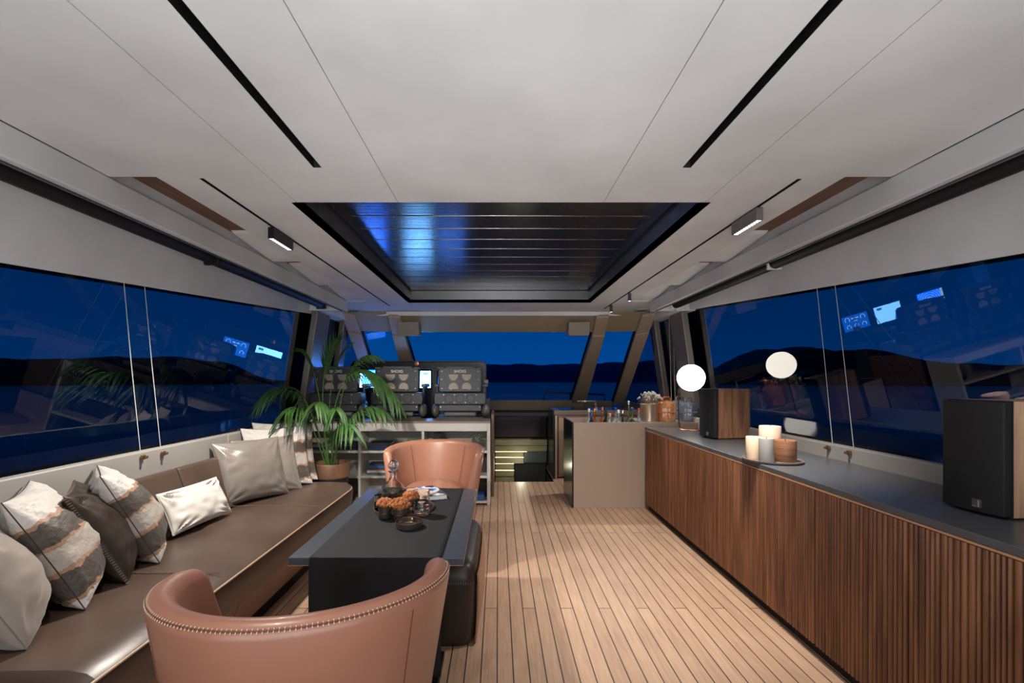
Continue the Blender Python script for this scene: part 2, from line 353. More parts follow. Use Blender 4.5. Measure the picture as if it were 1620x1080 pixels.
# side coffers: outer wall, timber roof and sloping ribs
for s, n in ((-1,'left'),(1,'right')):
    o = 0.01*(1+s)
    X = lambda x: s*x+o
    mb = MB(); a,b = sorted((X(1.63),X(1.668))); mb.box(a,b,-3,4.95,1.984,2.10)
    struct(mb, 'ceiling_beam_'+n, suede2, loc=(0,0,0), bevel=.008, smooth=False)
    mb = MB(); a,b = sorted((X(1.650),X(1.70))); mb.box(a,b,1.8,5.0,2.09,2.165); mb.box(*sorted((X(1.43),X(1.70))),1.84,1.905,2.101,2.165); mb.box(*sorted((X(1.43),X(1.70))),4.955,5.0,2.101,2.165)
    struct(mb, 'ceiling_coffer_wall_'+n, suede2, loc=(0,0,0), smooth=False)
    mb = MB(); a,b = sorted((X(1.40),X(1.68))); mb.box(a,b,1.85,4.98,2.162,2.18)
    struct(mb, 'ceiling_coffer_'+n, brownw, loc=(0,0,0), smooth=False)
    mb = MB()
    for y0, y1, y2 in ((2.78,3.22,3.30),(3.55,4.02,4.12),(4.30,4.70,4.98)):
        # rib: sloping face towards the cabin aft, flat bottom
        a,b = sorted((X(1.438),X(1.632)))
        mb.prism([(y0,2.161),(y0+.03,2.150),(y1,2.108),(y2,2.104),(y2,2.161)], 'x', a, b)
    mb.box(*sorted((X(1.432),X(1.438))), 1.91, 4.95, 2.13, 2.161)
    struct(mb, 'ceiling_rib_'+n, suede, loc=(0,0,0), smooth=False)
    # white lip under the beam, black roller pocket, side head panel in the glass plane
    mb = MB(); a,b = sorted((X(1.668),X(1.680))); mb.box(a,b,-3,4.88,1.980,2.00)
    struct(mb, 'trim_2' if s<0 else 'trim_3', mat('roller_channel_metal',(96,96,102),.35,.6), loc=(0,0,0), smooth=False)
    mb = MB(); a,b = sorted((X(1.672),X(2.12))); mb.box(a,b,-3,4.85,2.10,2.11); mb.box(*sorted((X(1.669),X(1.674))),-3,4.85,2.0,2.10)
    struct(mb, 'ceiling_pocket_'+n, black, loc=(0,0,0), smooth=False)
    XW = XR if s>0 else XL; zt = ztR if s>0 else ztL; zb = zbR if s>0 else zbL
    def pl(y,z,d=0): return (XW(z)-s*d, y, z)
    mb = MB(); mb.slab(pl(-3,zt(-3),.03), pl(4.95,zt(4.95),.03), pl(4.95,2.12,.03), pl(-3,2.12,.03), .03*-s)
    struct(mb, 'wall_head_'+n, suede, loc=(0,0,0), bevel=.006, smooth=False)
    mb = MB(); mb.slab(pl(-3,zb(-3)-.03), pl(5.2,zb(5.2)-.03), pl(5.2,zt(4.95)+.02), pl(-3,zt(-3)+.02), -.008*s)
    struct(mb, 'window_1' if s<0 else 'window_2', sideglass, loc=(0,0,0), smooth=False)
    # black enamel border of the glass
    mb = MB()
    mb.slab(pl(-3,zb(-3)-.03,-.012), pl(4.95,zb(4.95)-.03,-.012), pl(4.95,zb(4.95)+.012,-.012), pl(-3,zb(-3)+.012,-.012), -.01*s)
    mb.slab(pl(-3,zt(-3)-.012,-.012), pl(4.95,zt(4.95)-.012,-.012), pl(4.95,zt(4.95)+.03,-.012), pl(-3,zt(-3)+.03,-.012), -.01*s)
    mb.slab(pl(4.70,zb(4.7)-.03,-.012), pl(5.26,zb(5.2)-.03,-.012), pl(5.26,zt(4.95)+.03,-.012), pl(4.70,zt(4.7)+.03,-.012), -.01*s)
    struct(mb, 'window_border_'+n, mat('dark_enamel_border',(14,20,40),.4), loc=(0,0,0), smooth=False)
    # window shelf: leather upstand + gloss sill
    xb = 1.945 if s>0 else -1.90; ztop = .873 if s>0 else .865; zlow = .70
    mb = MB()
    for y0,y1 in ((-3,1.685),(1.688,3.2),(3.203,5.0)):
        a,b = sorted((xb, xb+s*.055)); mb.box(a,b,y0,y1,zlow,ztop)
    struct(mb, 'wall_ledge_'+n, boardm, loc=(0,0,0), bevel=.008, seg=3)
    mb = MB(); mb.slab((xb+s*.05,-3,ztop-.005),(xb+s*.05,5.0,ztop-.005),(XW(zb(5))+s*.01,5.0,zb(5)-.005),(XW(zb(-3))+s*.01,-3,zb(-3)-.005),-.02*s)
    struct(mb, 'window_sill_'+n, sillm, loc=(0,0,0), smooth=False)
    mb = MB(); a,b = sorted((XW(.8)+s*.0,XW(.8)+s*.06)); mb.box(a,b,-3,5.9,-.05,.83)
    struct(mb, 'wall_'+n, tanp, loc=(0,0,0), smooth=False)
    # posts and door gap
    def post(y0,y1,m,nm,t=.07,z0=.80,z1=1.99):
        mb = MB(); mb.slab(pl(y0,z0,t),pl(y1,z0,t),pl(y1,z1,t),pl(y0,z1,t),t*-s*1.0)
        return struct(mb, nm, m, loc=(0,0,0), bevel=.01, smooth=False)
    k = 4 if s<0 else 9
    post(4.90,5.24,tanpost,'trim_%d'%k); post(5.76,5.95,tanpost,'trim_%d'%(k+1))
    post(5.24,5.90,black if s<0 else mat('dark_door_panel',(20,19,20),.25),'door_1' if s<0 else 'door_2',t=.02)
    post(5.33,5.37,steel,'trim_%d'%(k+2),t=.05)
    # soffit block above posts
    mb = MB(); a,b = sorted((X(1.88),X(2.13))); mb.box(a,b,4.86,5.80,1.985,2.12); a,b = sorted((X(1.631),X(1.885))); mb.box(a,b,4.952,5.72,2.10,2.13); mb.box(a,b,5.72,5.76,2.052,2.13); mb.box(*sorted((X(1.632),X(1.885))),4.90,4.955,1.99,2.13)
    struct(mb, 'ceiling_soffit_'+n, suede, loc=(0,0,0), bevel=.006, smooth=False)
# ---- windscreen
def mirr(p, s): return (s*p[0]+(.01 if s<0 else 0), p[1], p[2])
T = [(1.254,6.06,1.881),(1.414,6.04,1.881),(1.80,5.95,1.881),(1.95,5.86,1.90)]
B = [(1.25,7.77,.905),(1.48,7.70,.905),(1.85,7.30,.91),(2.0,7.20,.915)]
mb = MB(); mb.slab(mirr(T[0],-1),T[0],B[0],mirr(B[0],-1),.01)
struct(mb, 'window_3', frontglass, loc=(0,0,0), smooth=False)
wn = 4
hm = MB(); hm.slab((-1.25,6.06,1.881),(1.26,6.06,1.881),(1.26,5.72,2.08),(-1.25,5.72,2.08),-.03)
smb = MB(); smb.slab(mirr(B[0],-1),B[0],(1.25,7.80,.74),(-1.25,7.80,.74),-.05)
for s in (-1,1):
    m_ = lambda p: mirr(p, s)
    mb = MB(); mb.slab(m_(T[1]),m_(T[2]),m_(B[2]),m_(B[1]),.01*s); struct(mb,'window_%d'%wn, frontglass, loc=(0,0,0), smooth=False); wn += 1
    mb = MB(); mb.slab(m_(T[3]),m_((2.07,5.86,1.93)),m_((2.22,5.90,.86)),m_(B[3]),.01*s); struct(mb,'window_%d'%wn, pane_mat('quarter_glass',(.55,.6,.66,1),1.5) if s<0 else bpy.data.materials['quarter_glass'], loc=(0,0,0), smooth=False); wn += 1
    for q,(i,j) in enumerate(((0,1),(2,3))):
        mb = MB(); mb.slab(m_(T[i]),m_(T[j]),m_(B[j]),m_(B[i]),-.07*s)
        up = lambda p: (p[0]-.02, p[1]-.33, p[2]+.19)
        mb.slab(m_(T[i]),m_(T[j]),m_(up(T[j])),m_(up(T[i])),.05*s)
        struct(mb,'trim_%d'%(20+q+(s>0)*2), mat('brown_grey_mullion',(172,148,128),.5), loc=(0,0,0), bevel=.012, smooth=False)
        mb = MB(); mb.slab(m_((T[i][0]-.03,T[i][1]+.02,T[i][2])),m_(T[i]),m_(B[i]),m_((B[i][0]-.03,B[i][1]+.02,B[i][2])),-.03*s)
        struct(mb,'trim_%d'%(24+q+(s>0)*2), black, loc=(0,0,0), smooth=False)
    a,b = m_(T[1]),m_(T[2]); hm.slab(a,b,(b[0],b[1]-.34,2.08),(a[0],a[1]-.33,2.08),-.03*s)
    smb.slab(m_(B[1]),m_(B[2]),m_((1.85,7.33,.74)),m_((1.48,7.73,.74)),-.05*s)
    smb.slab(m_(B[0]),m_(B[1]),m_((1.48,7.73,.74)),m_((1.25,7.80,.74)),-.05*s)
    smb.slab(m_(B[3]),m_((2.2,5.9,.88)),m_((2.2,5.9,.74)),m_((2.0,7.23,.74)),-.05*s)
struct(hm,'wall_front_header',tanp,loc=(0,0,0),smooth=False)
struct(smb,'wall_front_sill',tanp,loc=(0,0,0),smooth=False)
mb = MB(); mb.box(-2.3,2.3,7.8,7.85,-.6,.75)
for s in (-1,1): mb.slab((s*2.0,7.25,-.05),(s*2.28,5.9,-.05),(s*2.28,5.9,.8),(s*2.0,7.25,.75),.03*s)
struct(mb,'wall_front',mat('dark_lining',(14,14,18),.5),loc=(0,0,0),smooth=False)
mb = MB(); mb.box(-2.6,2.6,-3.05,-3,-.05,2.2); struct(mb,'wall_back',mat('dark_aft_wall',(30,29,32),.6),loc=(0,0,0),smooth=False)
# header covers
for px, lab in ((648.5,'grey box cover on the windscreen header above the helm seats'),(914,'grey box cover on the windscreen header above the bar side')):
    c = at(px,522,5.9); o = empty('header_cover', (c.x,5.86,c.z-.07), lab, 'cover box', 'windscreen header covers')
    MB().prism([(-.05,0),(-.09,.16),(.16,.16),(.11,0)],'x',-.135,.135).build('housing', mat('header_cover_grey',(140,128,116),.5), o, bevel=.006)
    MB().box(-.12,.12,-.055,.02,-.008,.004).build('lid', tanp, o)
# ---- stairwell
st = empty('companionway_stairs', (.3,6.3,-.45), 'olive wood companionway steps with lit nosings beside the shelf unit', 'stairs')
o_=Vector((.3,6.3,-.45))
def sb(x0,x1,y0,y1,z0,z1,nm,m,par=st,bev=.004):
    return MB().box(x0-.3,x1-.3,y0-6.3,y1-6.3,z0+.45,z1+.45).build(nm,m,par,bevel=bev,seg=1)
sb(-.05,.68,6.30,6.9,.336,.419,'step',olive); sb(-.05,.68,6.315,6.9,.2525,.332,'riser',olive)
for x0,x1,z0,z1,y0 in ((-.04,.355,.175,.245,6.34),(-.04,.355,.086,.165,6.30),(-.04,.22,0.0,.08,6.34),(-.04,.22,-.09,-.01,6.28),(-.04,.22,-.3,-.10,6.26)):
    p = sb(x0,x1,y0,6.9,z0,z1,'step',olive)
for x0,x1,z,y in ((-.04,.40,.2485,6.325),(-.04,.355,.170,6.32),(-.04,.22,.084,6.32),(-.04,.22,-.005,6.30)):
    sb(x0,x1,y-.02,y+.01,z-.004,z+.004,'light_strip',ledm,st,0)
sb(.36,.68,6.36,6.9,.086,.2525,'side_panel',mat('dark_green_grey',(44,52,50),.3)); sb(.23,.68,6.5,6.9,-.4,.08,'recess_panel',black)
mb = MB(); mb.box(-.06,-.05,5.56,6.9,-.5,-.001); mb.box(.68,.69,5.56,6.9,-.5,-.001); mb.box(-.06,.69,5.56,6.9,-.55,-.5)
struct(mb,'floor_stairwell',mat('dark_lining',(14,14,18),.5),loc=(0,0,0),smooth=False)
MB().box(-.06,1.9,6.42,7.1,.43,.735).build('dashboard_cabinet',darkcab,bevel=.01); 
tag(bpy.data.objects['dashboard_cabinet'],'dark blue glossy cabinet front above the companionway steps','cabinet')
# ---- outside: sea, hills, foredeck
mb = MB(); mb.add([(-2500,-2500,-4),(2500,-2500,-4),(2500,2500,-4),(-2500,2500,-4)],[(0,1,2,3)])
sea = struct(mb,'ground_sea',mat('dusk_sea',(6,22,52),.35,var=.2,vscale=.02,bump=.3,bscale=.3),loc=(0,0,0),smooth=False)
def hills(name,a0,a1,dist,h,seed,m,label):
    n = 120; vs=[]; fs=[]
    for i in range(n+1):
        a = R(a0+(a1-a0)*i/n); x,y = math.sin(a),math.cos(a); t=i/n
        env = min(1,t*6,(1-t)*6); env = env*env*(3-2*env)
        hh = h*env*(.55+.6*noise.noise(Vector((t*3.5,seed,0)))+.12*noise.noise(Vector((t*16,seed,1)))+.03*noise.noise(Vector((t*70,seed,2))))
        hh = max(hh,.5)
        for d,z in ((0,-4.5),(40,hh*.5-4),(110,hh-4),(260,hh*.3-4.3)): vs.append((x*(dist+d),y*(dist+d),z))
        if i<n:
            for k in range(3): fs.append((i*4+k,(i+1)*4+k,(i+1)*4+k+1,i*4+k+1))
    o = MB().add(vs,fs).build(name,m,loc=(0,0,0)); o['kind']='structure'; return o
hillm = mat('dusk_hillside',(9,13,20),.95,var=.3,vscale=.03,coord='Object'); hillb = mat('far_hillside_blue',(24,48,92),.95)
hills('ground_hill_right',20,80,520,60,3.3,hillm,'')
hills('ground_hill_left',-80,-22,560,42,8.1,hillm,'')
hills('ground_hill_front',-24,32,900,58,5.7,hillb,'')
mb = MB(); mb.prism([(-2.4,7.9),(2.4,7.9),(1.9,11),(0,13.5),(-1.9,11)],'z',.6,.80); struct(mb,'ground_foredeck',mat('white_deck',(170,175,185),.6),loc=(0,0,0),smooth=False)
for px in (875,):
    rl = empty('bow_rail',(1.15,9.2,.8),'low black rail frame on the foredeck seen through the windscreen','rail')
    m_ = MB(); m_.tube([(-.25,0,0),(-.2,0,.19),(.3,0,.17),(.31,0,0)],.018).build('rail_frame',blackm,rl)
    MB().tube([(.31,0,0),(.31,0,.17),(1.0,.0,.14),(1.0,0,0)],.018).build('rail_frame',blackm,rl)
# ============================================================ SOFA
def stitches(path, mm, parent, name='stitching', step=.012, L_=.007, r=.0011, up=None, cross=True):
    """short thread bars laid across a seam path"""
    mb = MB(); pts = [Vector(p) for p in path]; acc = 0
    for i in range(len(pts)-1):
        d = pts[i+1]-pts[i]; l = d.length
        if l < 1e-6: continue
        t = d/l
        while acc < l:
            p = pts[i]+t*acc
            u = (up(p) if callable(up) else Vector(up or (0,0,1)))
            b = t.cross(u).normalized() if cross else t
            mb.tube([p-b*L_, p+u*.0012, p+b*L_], r, 4); acc += step
        acc -= l
    return mb.build(name, mm, parent)
sofa = empty('sofa', (-1.45,2.2,0), 'long taupe brown leather sofa along the left window, pale piping on its front edge', 'sofa')
O = Vector((-1.45,2.2,0))
def P(mb): return mb.xf(Matrix.Translation(-O))
def seat_mesh(y0,y1):
    # soft section swept along y
    prof = [(-1.80,.25),(-1.80,.40),(-1.72,.415),(-1.55,.425),(-1.35,.427),(-1.22,.424),(-1.165,.416),(-1.138,.400),(-1.130,.375),(-1.135,.33),(-1.145,.26)]
    n = 70; mb = MB()
    def g(i,j):
        t = i/(n-1); y = y0+(y1-y0)*t; x,z = prof[j]
        e = min((y-y0),(y1-y))/.05; e = max(0,min(1,e)); sh = (1-math.sqrt(max(0,1-(1-e)**2)))*.045
        w = .006*noise.noise(Vector((x*4,y*3.1,0)))+.004*noise.noise(Vector((x*13,y*5,2)))
        xx = x-(sh if j>5 else 0); 
        if y > y1-.22 and j>5: q=(y-(y1-.22))/.22; xx -= .10*(1-math.sqrt(max(0,1-q*q)))
        return (xx, y, z-(sh if 0<j<9 else 0)+(w if 1<j<8 else 0))
    mb.grid(g, n, len(prof)); b=0; m=len(prof)
    mb.f.append(tuple(range(m))); mb.f.append(tuple((n-1)*m+k for k in range(m-1,-1,-1)))
    return mb
P(seat_mesh(1.255,3.70)).build('seat_cushion', sofal, sofa)
P(seat_mesh(-.30,1.245)).build('seat_cushion', sofal, sofa)
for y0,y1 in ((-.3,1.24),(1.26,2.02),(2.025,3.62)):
    P(MB().prism([(-1.78,.10),(-1.78,.26),(-1.150,.26),(-1.195,.10)],'y',y0,y1)).build('front_panel', mat('sofa_leather_lit_tone',(122,92,73),.42,var=.15,vscale=4,bump=.15,bscale=20), sofa, bevel=.008)  # same leather as the seat, lightened to paint in light on the panels
P(MB().box(-1.75,-1.25,-.25,3.58,0,.10)).build('plinth', black, sofa)
for y0,y1 in ((-.3,1.245),(1.255,2.60),(2.61,3.68)):
    mb = MB().prism([(-1.74,.40),(-1.785,.42),(-1.885,.70),(-1.90,.72),(-1.85,.745),(-1.83,.735),(-1.72,.43)],'y',y0,y1)
    P(mb).build('backrest', sofal, sofa, bevel=.012)
for y0,y1 in ((-.29,1.24),(1.26,3.5)):
    P(MB().tube([(-1.133,y0+(y1-y0)*i/40,.402) for i in range(41)]+([(-1.15,3.58,.40),(-1.20,3.66,.40),(-1.30,3.70,.40)] if y1>2 else []),.0045,8)).build('piping', mat('pale_tan_piping',(176,146,120),.5), sofa)
P(MB().tube([(-1.16,3.0+.0*i,.425) if 0 else (-1.72+.55*i/12,2.95+.02*math.sin(i/4),.429) for i in range(13)],.0018,5)).build('seam', dthread, sofa)
P(MB().tube([(-1.72+.55*i/12,1.93+.0*i,.430) for i in range(13)],.0022,5)).build('seam', dthread, sofa)
for yy in (1.250,):
    stitches([Vector((-1.74+.6*i/30,yy-.02,.418))-O for i in range(31)], stitchm, sofa, 'stitching', .012,.002,.0012, cross=False)
stitches([Vector((-1.865,-.2+i*.05,.744))-O for i in range(50)], stitchm, sofa, 'stitching', .012,.004,.0012)
# ============================================================ PILLOWS
def pillow(name, C, wv, uv, W, H, T, m, label, group=None, seed=0, wr=.012, seam='piping', seamm=None, pinch=.10, seam_r=.003):
    wv = Vector(wv).normalized(); uv = Vector(uv); uv = (uv-wv*uv.dot(wv)).normalized(); nv = uv.cross(wv)
    base = Vector(C)-uv*H/2
    e = empty(name, base, label, 'pillow', group)
    M = Matrix((wv,nv,uv)).transposed().to_4x4()     # columns: width, normal, up
    e.rotation_euler = M.to_euler()
    n = 36; mb = MB()
    def edge(u,v):
        x = u*W/2*(1-pinch*(1-v*v)*abs(u)**3); z = v*H/2*(1-pinch*(1-u*u)*abs(v)**3); return x,z
    for sgn in (1,-1):
        def g(i,j):
            u = math.sin((i/(n-1)-.5)*math.pi); v = math.sin((j/(n-1)-.5)*math.pi)
            x,z = edge(u,v)
            t = ((1-u*u)*(1-v*v)); t = t**.42*(.82+.18*t)
            # slump: fatter towards the bottom
            t *= 1-.18*v
            q = Vector((x*7,sgn*3+seed,z*7)); q2 = Vector((x*5+z*16,seed*1.7,z*5-x*9))
            rim = min(1,(1-max(abs(u),abs(v)))*6)
            d = wr*(noise.noise(q)*.9+noise.noise(q2*1.5)*.9)*rim
            # creases running from the corners
            for cu,cv in ((1,1),(1,-1),(-1,1),(-1,-1)):
                dx,dz = cu-u, cv-v; rr = math.hypot(dx,dz)
                if rr < 1.1: d += wr*.8*math.sin(math.atan2(dz*cv,dx*cu)*13+seed)*math.exp(-((rr-.35)/.3)**2)*rim
            return (x, sgn*(t*T/2+d*(1 if t>.05 else 0)), z+H/2)
        mb.grid(g,n,n)
    mb.build('cover', m, e, weld=True, ang=80)
    if seam:
        pts=[]; k=18
        for a in range(4):
            for i in range(k):
                t=-1+2*i/k; u,v = [(t,-1),(1,t),(-t,1),(-1,-t)][a]; x,z = edge(u,v); pts.append((x,0,z+H/2))
        pts.append(pts[0])
        if seam=='piping': MB().tube(pts, seam_r, 6, cap=False).build('piping', seamm or m, e)
        else: stitches(pts, seamm or stitchm, e, 'stitching', .011, .006, .0012, up=(0,.3,1) if 0 else (.2,0,.98) if 0 else (0.577,0,.577), cross=True)
    return e
upL = (-.42,-.18,.89)
dirL = (-.40,.92,0)
def leftp(name,bx,by,W,H,T,m,label,d=dirL,u=upL,**k):
    dv = Vector(d).normalized(); uu = Vector(u); uu=(uu-dv*uu.dot(dv)).normalized()
    C = Vector((bx,by,.432))+dv*W/2+uu*H/2
    return pillow(name,C,dv,uu,W,H,T,m,label,**k)
gs = 'striped hide pillows'
leftp('throw_pillow',-1.43,1.38,.36,.42,.22,velvet,'plain beige velvet pillow, nearest the camera at the left edge of the sofa',seed=1,seamm=mat('seam_beige',(110,100,92),.6),d=(-.70,.71,0),seam_r=.002,pinch=.05)
leftp('throw_pillow',-1.47,1.62,.42,.46,.22,stripem,'striped white hide and brown leather pillow between the beige velvet and the dark leather pillow',seed=2,group=gs,seamm=mat('seam_dark',(52,44,38),.5),d=(-.60,.80,0),seam_r=.002,pinch=.06)
leftp('throw_pillow',-1.49,1.83,.36,.42,.17,darkl,'dark brown leather pillow with a stitched edge between two striped pillows',seed=3,seam='st',seamm=mat('taupe_thread',(150,128,108),.7),d=(-.62,.78,0),pinch=.06)
leftp('throw_pillow',-1.51,2.03,.34,.46,.22,stripem,'striped hide and leather pillow leaning right behind the dark leather pillow',seed=4,group=gs,seamm=bpy.data.materials['seam_dark'],d=(-.68,.73,0),seam_r=.002,pinch=.06)
pillow('lumbar_pillow',(-1.71,2.58,.545),(.10,1,0),(-.42,.04,.90),.44,.23,.12,silver,'small shiny off-white rectangular pillow in the middle of the sofa',seed=5,wr=.016,pinch=.05)
pillow('throw_pillow',(-1.70,3.14,.63),(.55,.84,0),(-.28,.16,.93),.46,.42,.16,greyl,'smooth grey leather pillow in front of the right-hand pillow group',seed=6,wr=.008,group='grey leather pillows',pinch=.06)
pillow('throw_pillow',(-1.68,3.32,.62),(.58,.81,0),(-.26,.16,.93),.46,.42,.12,mat('darker_grey_leather',(128,120,113),.4,var=.08,vscale=5,bump=.3,bscale=14),'grey leather pillow squeezed behind the front grey leather one',seed=7,group='grey leather pillows',wr=.008,pinch=.06)
pillow('throw_pillow',(-1.68,3.47,.66),(.72,.69,0),(-.22,.2,.95),.48,.48,.11,stripem,'striped hide pillow with white top directly behind the two grey leather pillows',seed=8,group=gs,seamm=bpy.data.materials['seam_dark'],seam_r=.0015)
pillow('throw_pillow',(-1.69,3.62,.675),(.78,.62,0),(-.2,.18,.95),.46,.50,.10,stripem,'striped hide pillow at the far end of the sofa next to the palm',seed=9,group=gs,seamm=bpy.data.materials['seam_dark'],seam_r=.0015)
# ============================================================ ARMCHAIRS
def armchair(loc, rz, label):
    e = empty('armchair', loc, label, 'armchair', 'cognac leather tub chairs', rz)
    z0,z1 = .07,.80
    def path(s,z,inset):
        f = max(0,min(1,(z-z0)/(z1-z0)))
        a = .245+.108*f**1.15-inset; b = .255+.08*f**1.1-inset
        ext = .20*(1-f)**1.3+.02
        th = s*R(118)
        lim = R(90)
        if abs(th)<=lim: return Vector((a*math.sin(th),-b*math.cos(th),0))
        q = (abs(th)-lim)/R(28)
        return Vector((math.copysign(a*(1-.02*q*q),th), q*(.05+ext),0))
    n = 97
    def sect(s):
        e_ = 1.0
        ed = (abs(s)-.93)/.07
        if ed>0: e_ = math.sqrt(max(0.0001,1-min(ed,.999)**2))
        ztop = z1-.045*abs(s)**2.2-(.05*(1-e_))
        t = .060*max(e_,.15); r = t/2
        pts = []
        mid = t/2
        K=10
        for k in range(K):   # outer up
            z = z0+(ztop-r-z0)*k/(K-1); pts.append((z,mid-t/2))
        for k in range(1,8): # rim
            a = math.pi*k/8; pts.append((ztop-r+r*math.sin(a)*1.0, mid-t/2*math.cos(a)))
        for k in range(K):
            z = ztop-r-(ztop-r-z0)*k/(K-1); pts.append((z,mid+t/2*(1+.35*math.sin(math.pi*k/(K-1)))))
        return [Vector((0,0,z))+path(s,z,i+ (.03*(1-e_) if ed>0 else 0)) for z,i in pts]
    secs = [sect(-1+2*i/(n-1)) for i in range(n)]; m = len(secs[0]); mb = MB()
    mb.grid(lambda i,j: secs[i][j], n, m)
    for i in range(n-1): mb.f.append((i*m, (i+1)*m, (i+1)*m+m-1, i*m+m-1))
    mb.f.append(tuple(range(m))); mb.f.append(tuple((n-1)*m+k for k in range(m-1,-1,-1)))
    mb.build('shell', cognac, e, ang=60)
    # rim stitching on the outer upper edge
    line=[]
    for i in range(5,n-5):
        s=-1+2*i/(n-1); ztop = z1-.045*abs(s)**2.2; p = path(s,ztop-.010,.006); line.append(Vector((p.x,p.y,ztop-.0115)))
    stitches(line, mat('pale_saddle_thread',(196,176,152),.7), e, 'stitching', .0095, .0048, .0010, up=lambda p: (Vector((p.x,p.y,0)).normalized()*.7+Vector((0,0,.7))).normalized())
    MB().tube(line,.0022,6).build('seam',mat('dark_seam',(92,52,36),.5),e)
    for s in (-.42,.42):
        pts=[]
        for k in range(14):
            z = .12+(.755-.12)*k/13; p=path(s,z,.0); pts.append((p.x,p.y,z))
        MB().tube(pts,.0016,5).build('seam',bpy.data.materials['dark_seam'],e)
        pts=[]
        for k in range(10):
            z = .50+(.765-.50)*k/9; p=path(s*.9,z,.06+.021*math.sin(math.pi*(.8-z)/.73)+.0005); pts.append((p.x,p.y,z))
        MB().tube(pts,.0014,5).build('seam',bpy.data.materials['dark_seam'],e)
    # seat cushion
    mb = MB(); nu=48
    prof=[(.0001,.535),(.5,.532),(.8,.522),(.95,.50),(1,.46),(1,.34),(.97,.30),(.0001,.30)]
    def sg(i,j):
        a=2*math.pi*i/nu; c,s_=math.cos(a),math.sin(a); q=.55
        r,z=prof[j]; x=math.copysign(abs(c)**q,c)*.215*r; y=math.copysign(abs(s_)**q,s_)*.25*r+.035
        if y<0: x*= (1-.35*min(1,(-y/.22))**2)
        return (x,y,z)
    mb.grid(sg,nu,len(prof),wrapu=True); mb.build('seat_cushion',cognac,e,weld=True)
    MB().box(-.225,.225,-.15,.235,.08,.32).build('front_apron',cognac,e,bevel=.03,seg=4)
    MB().lathe([(.0001,.0),(.20,.0),(.205,.012),(.19,.02),(.06,.03),(.05,.09),(.0001,.09)],n=32).build('swivel_base',blackm,e)
    return e
armchair((-.470,1.16,0), R(7), 'cognac leather tub armchair in the foreground seen from behind, with stitched rim')
armchair((-.44,3.14,0), R(180), 'cognac leather tub armchair facing the camera at the far end of the dark table')
# ============================================================ TABLE
tb = empty('coffee_table',(-.46,2.25,0),'blue-grey lacquered table standing between the sofa and the walkway','table')
OT = Vector((-.46,2.25,0))
MB().box(-.33,.33,-.54,.54,.55,.58).build('table_top',tablem,tb,bevel=.003,seg=2)
MB().box(-.3295,.3295,-.5395,.5395,.5495,.552).build('edge_strip',mat('pale_edge',(150,120,95),.5),tb)
MB().box(-.09,.09,-.42,-.24,.03,.55).build('pedestal',blackm,tb,bevel=.01)
MB().box(-.22,.22,-.46,-.20,0,.03).build('foot_plate',blackm,tb,bevel=.006)
# runner
mb = MB(); x0,x1=-.706,-.212; n=26; m=60; ZT=.583
L1=.43
def rn(i,j):
    u=i/(n-1); s=j/(m-1)*(1.16+L1); x=x0+(x1-x0)*u
    rip=.0012*noise.noise(Vector((u*6,s*5,0)))
    wav=.010*math.sin(u*9+1)*0
    if s<L1:
        dz=L1-s; y=1.698-.004*math.sin(u*14)*dz/L1*2-.01*dz; z=ZT-dz-.004 if dz>.006 else ZT-.001
    else: y=1.700+(s-L1); z=ZT+max(rip,-.0008)
    y=min(y,2.786)
    if abs(u-.03)<.02 or abs(u-.97)<.02: z+=.0012
    return (x,y,z)
mb.grid(rn,n,m)
ru = mb.build('table_runner',runnerm); md=ru.modifiers.new('solid','SOLIDIFY'); md.thickness=.0022; md.offset=1
tag(ru,'black suede runner lying lengthwise on the table and hanging over its near end','table runner')
# pouf under the table
pf = empty('pouf',(-.36,2.465,0),'dark brown leather pouf with stitched edges standing half under the table','ottoman')
mb = MB(); nu=64
prof=[(.0001,.0),(.90,.0),(.955,.03),(.97,.10),(.985,.20),(1.0,.29),(.995,.33),(.96,.372),(.90,.392),(.6,.402),(.0001,.405)]
def pg(i,j):
    a=2*math.pi*i/nu; c,s_=math.cos(a),math.sin(a); q=.22; r,z=prof[j]
    x=math.copysign(abs(c)**q,c)*.262*r; y=math.copysign(abs(s_)**q,s_)*.37*r
    bul=1+.10*max(0,1-(y/.37)**2)*math.sin(math.pi*min(1,z/.36))
    return (x*bul,y,z)
mb.grid(pg,nu,len(prof),wrapu=True); mb.build('body',darkl,pf,weld=True,ang=60)
# tan side panels
for s in (1,-1):
    def tg(i,j):
        y=-.33+.66*i/20; z=.01+.33*j/12; 
        bul=1+.10*max(0,1-(y/.37)**2)*math.sin(math.pi*min(1,z/.36))
        f=.955+(.045*min(1,z/.29)); ed=(1-(abs(y)/.345)**8)
        return (s*(.262*f*bul+.004-.006*(1-ed)),y,z)
    mb=MB().grid(tg,21,13); o=mb.build('side_panel',mat('tan_side_leather',(146,104,78),.42,bump=.1,bscale=30),pf); md=o.modifiers.new('solid','SOLIDIFY'); md.thickness=.006; md.offset=0
stitches([(-.24+.48*i/20,-.373,.312) for i in range(21)],bpy.data.materials['taupe_thread'],pf,'stitching',.011,.005,.0012,up=(0,-1,0))
stitches([(.262,-.35,.02+.28*i/20) for i in range(21)],bpy.data.materials['taupe_thread'],pf,'stitching',.011,.004,.0012,up=(.7,-.7,0))
stitches([(-.24+.5*i/20,.0,.408) for i in range(21)],bpy.data.materials['taupe_thread'],pf,'stitching',.011,.005,.0012,up=(0,0,1))
